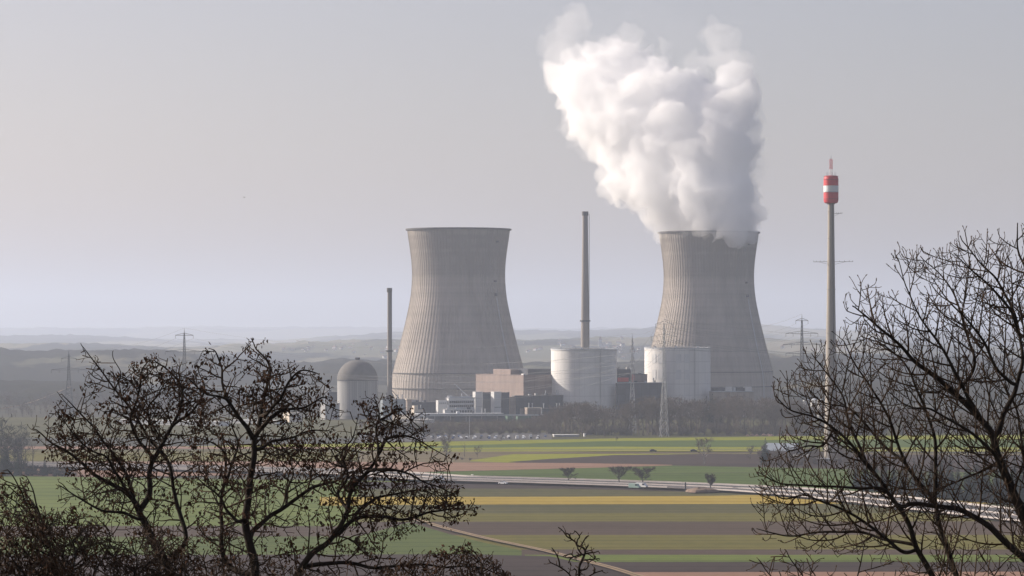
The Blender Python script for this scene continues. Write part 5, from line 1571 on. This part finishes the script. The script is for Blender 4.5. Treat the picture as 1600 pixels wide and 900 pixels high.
    def leaves(s, mb, share, size, cl):
        rng = s.rng
        for p, d0 in s.tips:
            if proj(p)[1] > 940: continue
            sh = share * (0.25 + 1.6 * max(0, mnoise.noise(p * 1.1) + 0.35))
            if rng.random() > sh: continue
            for k in range(rng.randint(*cl)):
                q = p + Vector((rng.gauss(0, 1), rng.gauss(0, 1), rng.gauss(-.4, 1))) * size * 0.8
                d = Vector((rng.gauss(0, .6), rng.gauss(0, .6), rng.gauss(-.9, .5))).normalized()
                L = size * rng.uniform(.6, 1.8)
                s_ = d.orthogonal().normalized(); s_ = Matrix.Rotation(rng.uniform(0, 6.28), 3, d) @ s_
                f = d.cross(s_) * L * 0.2
                w = L * rng.uniform(.18, .36)
                m1 = q + d * L * .45
                j = len(mb.v)
                mb.v += [tuple(v) for v in (q, m1 + s_ * w + f, q + d * L + f * rng.uniform(-1, 2), m1 - s_ * w + f, m1)]
                mb.f += [(j, j + 1, j + 4), (j + 1, j + 2, j + 4), (j, j + 4, j + 3), (j + 4, j + 2, j + 3)]; mb.m += [0] * 4

def root_pt(px, D, dz=0.25):
    """photo point of a trunk foot standing on the slope D metres away"""
    return (px, HY + (CAMZ - (hill_z(D) - dz)) * FPX / D)

# --- ash tree at the right
D = 44.0
ashpoly = [(1168, 728), (1172, 790), (1178, 835), (1215, 858), (1300, 870), (1380, 900), (1470, 900), (1700, 900), (1720, 300), (1600, 345), (1560, 365), (1495, 362), (1470, 392), (1436, 392), (1405, 388), (1380, 420), (1335, 435), (1318, 460), (1325, 500), (1300, 525), (1262, 540), (1235, 580), (1203, 612), (1228, 660), (1205, 690), (1215, 712)]
g = Tree(D, 1, ashpoly)
g.k = 0.87
rx, ry = root_pt(1760, D)
g.limb([(rx, ry, 0), (1752, 1500, 0), (1735, 1150, 0), (1712, 1010, 0)], .20, .13, sprouts=False)
g.limb([(1712, 1010, 0), (1650, 900, .1), (1602, 812, .15), (1577, 760, .2), (1560, 722, .2), (1551, 685, .25), (1532, 655, .3), (1490, 612, .2), (1452, 583, 0), (1425, 560, -.1), (1395, 528, -.2), (1362, 500, -.3), (1332, 478, -.4)], .105, .010)
g.limb([(1712, 1010, 0), (1650, 905, -.3), (1600, 873, -.5), (1566, 843, -.6), (1530, 813, -.7), (1482, 792, -.8), (1430, 788, -.9), (1405, 790, -1.0), (1376, 766, -1.0), (1340, 765, -1.1), (1290, 758, -1.1), (1230, 757, -1.2), (1185, 738, -1.2)], .070, .008)
g.limb([(1690, 985, 0), (1600, 940, .3), (1540, 950, .4), (1506, 925, .5), (1483, 866, .6), (1468, 815, .7), (1462, 783, .8), (1444, 760, .8), (1414, 722, .7), (1392, 662, .6), (1362, 610, .5), (1338, 570, .4), (1318, 532, .3)], .072, .008)
g.limb([(1464, 783, .8), (1463, 730, .9), (1463, 700, 1.0), (1450, 655, 1.0), (1430, 600, 1.1), (1409, 566, 1.1), (1380, 540, 1.1), (1345, 525, 1.0)], .040, .008)
g.limb([(1600, 960, .3), (1500, 950, -.1), (1458, 900, -.3), (1433, 860, -.4), (1413, 808, -.5), (1392, 775, -.5), (1365, 738, -.5), (1335, 700, -.6), (1303, 672, -.6), (1268, 652, -.7), (1235, 640, -.7), (1210, 618, -.8)], .062, .008)
g.limb([(1433, 860, -.4), (1412, 862, -.5), (1378, 835, -.6), (1340, 808, -.7), (1300, 788, -.8), (1262, 775, -.9), (1222, 778, -1.0), (1190, 748, -1.0)], .036, .007)
g.limb([(1425, 850, -.4), (1390, 845, -.2), (1345, 832, 0), (1290, 832, .1), (1240, 838, .2), (1205, 832, .2), (1182, 826, .2)], .030, .007)
g.limb([(1365, 738, -.5), (1352, 715, -.3), (1330, 670, -.2), (1316, 622, -.1), (1290, 580, 0), (1268, 552, 0)], .034, .007)
g.limb([(1303, 672, -.6), (1285, 695, -.5), (1262, 697, -.5), (1235, 703, -.5), (1218, 692, -.5)], .022, .006)
g.limb([(1551, 685, .25), (1572, 640, .5), (1590, 600, .6), (1600, 560, .7), (1588, 500, .8), (1560, 440, .8), (1530, 410, .8), (1500, 368, .8)], .050, .008)
g.limb([(1532, 655, .3), (1512, 620, .0), (1490, 575, -.2), (1465, 535, -.3), (1440, 500, -.4), (1420, 455, -.5), (1400, 398, -.6)], .040, .007)
g.limb([(1602, 812, .15), (1640, 700, 0), (1655, 600, 0), (1640, 500, .1), (1610, 430, .1), (1590, 390, .2), (1590, 348, .2)], .060, .008)
g.limb([(1490, 612, .2), (1512, 590, .4), (1522, 560, .5), (1515, 530, .6), (1500, 490, .6), (1490, 455, .6), (1470, 430, .6), (1438, 400, .7)], .034, .007)
g.limb([(1640, 500, .1), (1600, 525, -.3), (1575, 480, -.5), (1545, 445, -.6), (1515, 420, -.7), (1490, 395, -.7)], .036, .007)
g.limb([(1560, 722, .2), (1530, 738, .5), (1495, 752, .6), (1462, 765, .7)], .030, .008)
g.limb([(1577, 760, .2), (1545, 700, -.6), (1500, 668, -.8), (1455, 640, -.9), (1420, 635, -.9), (1385, 610, -1.0)], .034, .007)
g.limb([(1414, 722, .7), (1385, 700, .9), (1350, 660, 1.0), (1325, 640, 1.0), (1290, 630, 1.1), (1262, 605, 1.1)], .030, .007)
g.limb([(1590, 600, .6), (1560, 580, .2), (1535, 535, .1), (1512, 500, 0), (1480, 470, 0), (1455, 432, 0)], .034, .007)
g.limb([(1600, 900, 0), (1620, 780, .5), (1600, 720, .6), (1590, 650, .7), (1570, 600, .7)], .05, .01)
a1 = g.sprout(g.limbs, 0, .165, .45, 1.15, 48, .10, .05, .0150, .0068, .085, start=.10, taper=.45)
a2 = g.sprout(a1, 1, .112, .16, .46, 52, .17, .07, .0082, .0055, .055, start=.10, taper=.4)
a3 = g.sprout(a2, 2, .14, .06, .20, 50, .22, .09, .0060, .0043, .04, start=.2, taper=.3)
g.spurs(a2, (1, 2), .07, .0052, .6); g.spurs(a1, (1, 3), .09, .0058, .7)
g.build('ash_tree', 'big bare ash tree reaching in from the right edge')

def locust(g, k=1.0):
    b1 = g.sprout(g.limbs, 0, .112 * k, .30, .85, 58, .02, .13, .0150, .0075, .075, .10, start=.12, taper=.35)
    b2 = g.sprout(b1, 1, .098 * k, .12, .40, 58, .03, .16, .0082, .0056, .05, .12, start=.12, taper=.3)
    b3 = g.sprout(b2, 2, .10 * k, .05, .16, 55, .03, .16, .0066, .0046, .04, .10, start=.2, taper=.3)
    g.spurs(b2, (0, 1), .06, .0052, .2)
# --- left trees: crooked crowns with withered leaf tufts
LGR = 'leaf tufted trees on the left'
D = 52.0
crownA = [(40, 668), (92, 612), (128, 640), (120, 530), (160, 565), (190, 585), (225, 555), (262, 552), (300, 572), (326, 600), (330, 660), (345, 740), (320, 820), (250, 850), (190, 815), (85, 785), (88, 730)]
g = Tree(D, 2, crownA)
rx, ry = root_pt(330, D)
g.limb([(rx, ry, 0), (328, 1400, 0), (318, 1100, 0), (300, 960, 0)], .17, .10, sprouts=False)
g.limb([(300, 960, 0), (278, 915, 0), (258, 880, .1), (240, 845, .2), (224, 811, .2), (213, 788, .2), (190, 765, .1), (154, 741, 0), (117, 713, -.1), (84, 690, -.2), (50, 670, -.2)], .10, .008, .02)
g.limb([(220, 800, .2), (233, 769, .3), (238, 727, .4), (257, 690, .5), (270, 665, .5), (285, 630, .5), (282, 600, .6), (262, 578, .6), (240, 562, .6)], .055, .009, .02)
g.limb([(205, 779, .2), (196, 741, .1), (177, 706, 0), (150, 672, -.1), (118, 640, -.2), (96, 615, -.2)], .042, .007, .02)
g.limb([(258, 880, .1), (290, 850, .3), (282, 806, .5), (272, 770, .6), (262, 725, .7), (235, 690, .7), (205, 640, .7), (182, 610, .7), (160, 578, .7), (143, 552, .7), (126, 536, .7)], .048, .005, .02)
g.limb([(240, 720, .4), (218, 690, .5), (205, 655, .5), (215, 610, .5), (220, 580, .5), (236, 562, .5)], .034, .007, .02)
g.limb([(272, 665, .5), (300, 640, .3), (318, 605, .2), (310, 575, .2)], .03, .007, .02)
g.limb([(224, 811, .2), (180, 800, -.3), (140, 790, -.5), (110, 772, -.6), (90, 760, -.6)], .03, .006, .02)
g.limb([(258, 690, .5), (235, 672, .8), (232, 640, .9), (250, 610, .9), (268, 590, .9)], .03, .007, .02)
g.limb([(213, 788, .2), (180, 740, -.4), (165, 715, -.5), (140, 700, -.5), (112, 672, -.6), (84, 636, -.6)], .032, .006, .02)
g.limb([(190, 600, .7), (188, 585, .6), (178, 562, .6), (177, 548, .6)], .012, .005, .02)
locust(g, 1.13)
g.build('locust_tree', 'bare crooked tree with withered leaf tufts, left of its taller neighbour', 'tree', LGR, (0.42, 0.05, (3, 7)))

D = 49.0
crownB = [(270, 610), (285, 575), (320, 545), (350, 552), (372, 552), (388, 522), (415, 532), (440, 560), (470, 562), (500, 585), (522, 602), (528, 650), (560, 622), (598, 600), (625, 632), (660, 632), (680, 690), (715, 705), (695, 738), (735, 768), (752, 800), (700, 815), (640, 835), (600, 840), (605, 862), (690, 860), (760, 850), (800, 905), (700, 940), (560, 940), (450, 940), (340, 900), (290, 830), (300, 700)]
g = Tree(D, 3, crownB)
rx, ry = root_pt(402, D)
g.limb([(rx, ry, 0), (404, 1300, 0), (402, 1020, 0), (400, 930, 0)], .17, .10, sprouts=False)
g.limb([(400, 930, 0), (395, 880, 0), (387, 832, 0), (386, 782, 0), (394, 732, 0), (400, 682, 0), (410, 662, 0), (424, 648, .1), (446, 641, .2), (478, 636, .2), (510, 622, .3)], .082, .010, .02)
g.limb([(399, 682, 0), (388, 668, -.1), (374, 655, -.2), (358, 628, -.3), (340, 618, -.4), (318, 612, -.4), (290, 588, -.4)], .046, .008, .02)
g.limb([(399, 676, 0), (404, 645, .2), (412, 620, .3), (420, 590, .4), (418, 565, .4), (400, 546, .5), (392, 528, .5)], .040, .007, .02)
g.limb([(412, 650, .1), (440, 620, -.3), (455, 595, -.4), (470, 580, -.5), (498, 585, -.5)], .034, .007, .02)
g.limb([(358, 628, -.3), (345, 600, 0), (348, 575, .1), (340, 552, .1), (326, 545, .1)], .028, .006, .02)
g.limb([(397, 900, 0), (360, 885, .3), (346, 850, .4), (346, 816, .5), (349, 756, .6), (352, 714, .6), (335, 695, .6), (305, 680, .6)], .055, .007, .02)
g.limb([(349, 756, .6), (368, 712, .8), (372, 690, .9), (362, 665, .9), (370, 640, 1.0)], .028, .007, .02)
g.limb([(387, 815, 0), (370, 812, -.3), (354, 795, -.5), (345, 780, -.6), (322, 760, -.7), (300, 735, -.7)], .034, .007, .02)
g.limb([(392, 850, 0), (402, 825, .3), (418, 807, .5), (448, 790, .6), (482, 765, .7), (505, 757, .7), (524, 754, .8), (540, 735, .8), (528, 715, .8), (520, 700, .8)], .050, .007, .02)
g.limb([(448, 790, .6), (446, 765, .9), (462, 740, 1.0), (455, 715, 1.0), (474, 695, 1.1)], .026, .006, .02)
g.limb([(400, 935, 0), (440, 925, -.2), (466, 898, -.3), (490, 862, -.4), (515, 841, -.5), (541, 799, -.5), (553, 769, -.5), (574, 740, -.6), (588, 712, -.6), (590, 676, -.6), (594, 647, -.7), (584, 620, -.7)], .066, .008, .02)
g.limb([(520, 832, -.5), (553, 811, -.4), (596, 805, -.3), (638, 811, -.2), (680, 797, -.2), (712, 790, -.1), (742, 797, -.1)], .042, .006, .02)
g.limb([(470, 893, -.3), (500, 880, -.1), (536, 879, 0), (596, 887, .1), (650, 880, .2), (700, 886, .2), (750, 886, .2), (790, 900, .2)], .042, .006, .02)
g.limb([(588, 712, -.6), (605, 690, -.3), (630, 680, -.2), (660, 690, -.1), (700, 714, 0)], .030, .006, .02)
g.limb([(574, 740, -.6), (605, 735, -.8), (640, 740, -.9), (675, 758, -.9), (718, 772, -.9)], .030, .006, .02)
g.limb([(594, 660, -.6), (610, 648, -.5), (622, 640, -.5), (640, 655, -.5), (664, 680, -.4)], .024, .006, .02)
g.limb([(541, 799, -.5), (530, 770, -.2), (545, 740, -.1), (535, 705, 0), (552, 680, 0), (560, 650, 0)], .030, .006, .02)
g.limb([(400, 700, 0), (430, 690, .6), (462, 680, .7), (490, 670, .8), (520, 675, .8)], .030, .006, .02)
g.limb([(553, 811, -.4), (585, 780, .2), (625, 772, .3), (660, 770, .4), (700, 790, .4)], .028, .006, .02)
locust(g, 1.13)
g.build('locust_tree', 'bare spreading tree with withered leaf tufts, its right boughs reaching before the dome', 'tree', LGR, (0.44, 0.048, (3, 7)))

# --- scrub along the bottom edge
def bush(D, seed, cx, poly, stems, label, leafy, group=None, k=1.0, r=.022):
    g = Tree(D, seed, poly)
    rx, ry = root_pt(cx, D)
    g.limb([(rx, ry, 0), (cx + 4, (ry + 980) / 2, 0), (cx, 985, 0)], .06, .04, sprouts=False)
    for s_ in stems: g.limb([(cx, 985, 0)] + s_, r, .006, .025)
    locust(g, k)
    return g.build('shrub', label, 'bush', group, leafy)
SG = 'dark shrubs below the left trees'
bush(40.0, 21, 100, [(-80, 790), (0, 725), (20, 800), (32, 735), (60, 800), (110, 792), (160, 810), (230, 812), (310, 840), (340, 960), (-90, 960)],
     [[(90, 900, 0), (70, 830, .1), (45, 790, .1), (20, 752, .1), (4, 736, .1)], [(100, 880, .2), (72, 815, .2), (60, 790, .2), (48, 760, .2), (34, 742, .2)], [(60, 920, -.2), (10, 870, -.3), (-30, 815, -.3)], [(150, 900, .3), (170, 850, .4), (150, 805, .4)], [(190, 930, .1), (235, 880, .2), (280, 840, .2)],
      [(110, 930, -.4), (120, 870, -.5), (100, 810, -.5)], [(40, 940, .3), (0, 900, .4), (-40, 860, .4)], [(180, 960, -.3), (210, 900, -.4), (205, 840, -.4)], [(220, 965, .3), (270, 910, .3), (310, 870, .3)], [(70, 950, .5), (50, 880, .6), (10, 830, .6)]],
     'dense dark shrub with brown leaf tufts in the bottom left corner', (0.36, 0.044, (2, 5)), SG, .70)
bush(42.0, 22, 330, [(190, 850), (260, 830), (330, 845), (400, 865), (470, 885), (560, 895), (610, 960), (190, 960)],
     [[(300, 910, 0), (255, 850, 0)], [(360, 920, .2), (400, 872, .2)], [(430, 940, -.2), (510, 900, -.2)], [(330, 920, .4), (320, 860, .4)], [(280, 940, -.3), (220, 880, -.3)], [(420, 960, .3), (460, 900, .3)]],
     'low tangled shrub at the foot of the leaf tufted trees', (0.4, 0.04, (2, 5)), SG, .8)
bush(43.0, 23, 690, [(550, 905), (640, 870), (700, 855), (735, 845), (770, 870), (800, 900), (800, 960), (550, 960)],
     [[(660, 920, 0), (640, 882, 0)], [(730, 930, .1), (752, 890, .1), (730, 852, .1)], [(640, 940, .2), (590, 905, .2)], [(740, 950, -.2), (785, 900, -.2)], [(690, 930, .3), (695, 868, .3)]],
     'low leaf tufted sprays right of the leaf tufted trees, at the bottom edge', (0.5, 0.042, (2, 6)), SG, .85)
bush(40.0, 24, 1330, [(1170, 870), (1240, 855), (1300, 875), (1380, 860), (1450, 875), (1520, 880), (1620, 850), (1660, 960), (1170, 960)],
     [[(1280, 930, 0), (1240, 880, 0), (1226, 858, 0)], [(1340, 930, .2), (1345, 880, .2), (1352, 850, .2)], [(1420, 930, -.2), (1460, 880, -.2)], [(1500, 940, .1), (1560, 890, .1), (1590, 858, .1)], [(1250, 940, .3), (1200, 900, .3), (1185, 874, .3)], [(1390, 950, .3), (1400, 890, .3)]],
     'thin bare shrub along the bottom edge under the ash tree', None, None, 1.4, .014)

# --- small sapling in the middle, laid out branch by branch
D = 38.0
g = Tree(D, 31)
rx, ry = root_pt(905, D)
g.limb([(rx, ry, 0), (906, 1200, 0), (905, 960, 0), (905, 900, 0), (906, 885, 0), (910, 876, 0), (914, 867, .02), (915, 860, .03), (911, 855, .05), (903, 852, .06), (900, 847, .07), (893, 842, .08), (886, 838, .08), (880, 830, .08), (872, 824, .08)], .022, .006, .003)
for l in ([(914, 866, 0), (922, 864, .1), (930, 863, .1), (936, 861, .1)], [(914, 867, 0), (906, 867, -.1), (897, 870, -.15), (893, 866, -.15), (885, 868, -.2), (881, 869, -.2)], [(897, 870, -.15), (891, 874, -.2), (888, 880, -.2)],
          [(911, 877, 0), (920, 875, .1), (929, 874, .1), (937, 873, .1)], [(929, 874, .1), (931, 870, .1), (928, 869, .1)], [(908, 893, 0), (917, 889, .15), (920, 880, .2), (926, 875, .2)], [(902, 851, .06), (903, 843, .1), (906, 838, .1), (901, 831, .1), (897, 829, .1)],
          [(908, 854, .05), (912, 846, -.1), (916, 839, -.1), (920, 837, -.1)], [(903, 865, 0), (904, 858, -.05), (903, 853, -.1)], [(893, 842, .08), (889, 835, .02), (884, 833, 0)], [(915, 862, .03), (917, 857, .1), (920, 852, .1)],
          [(905, 925, 0), (893, 902, -.1), (885, 893, -.15), (874, 886, -.2), (866, 882, -.2), (860, 879, -.2), (857, 874, -.2)], [(874, 886, -.2), (873, 876, -.25), (869, 866, -.25), (865, 860, -.25), (862, 856, -.25)], [(905, 920, 0), (915, 905, .2), (928, 896, .25), (936, 893, .25), (942, 891, .25)],
          [(928, 896, .25), (930, 890, .2), (929, 886, .2)], [(905, 915, 0), (900, 900, -.1), (901, 892, -.1), (897, 888, -.1)]):
    g.limb(l, .011, .006, .003)
b1 = g.sprout(g.limbs, 0, .075, .03, .09, 60, .05, .2, .008, .005, .02, .1, start=.05, taper=.2)
g.spurs(b1, (0, 1), .03, .004, .4)
g.build('sapling', 'small crooked bare sapling at the bottom edge, alone between the big trees')
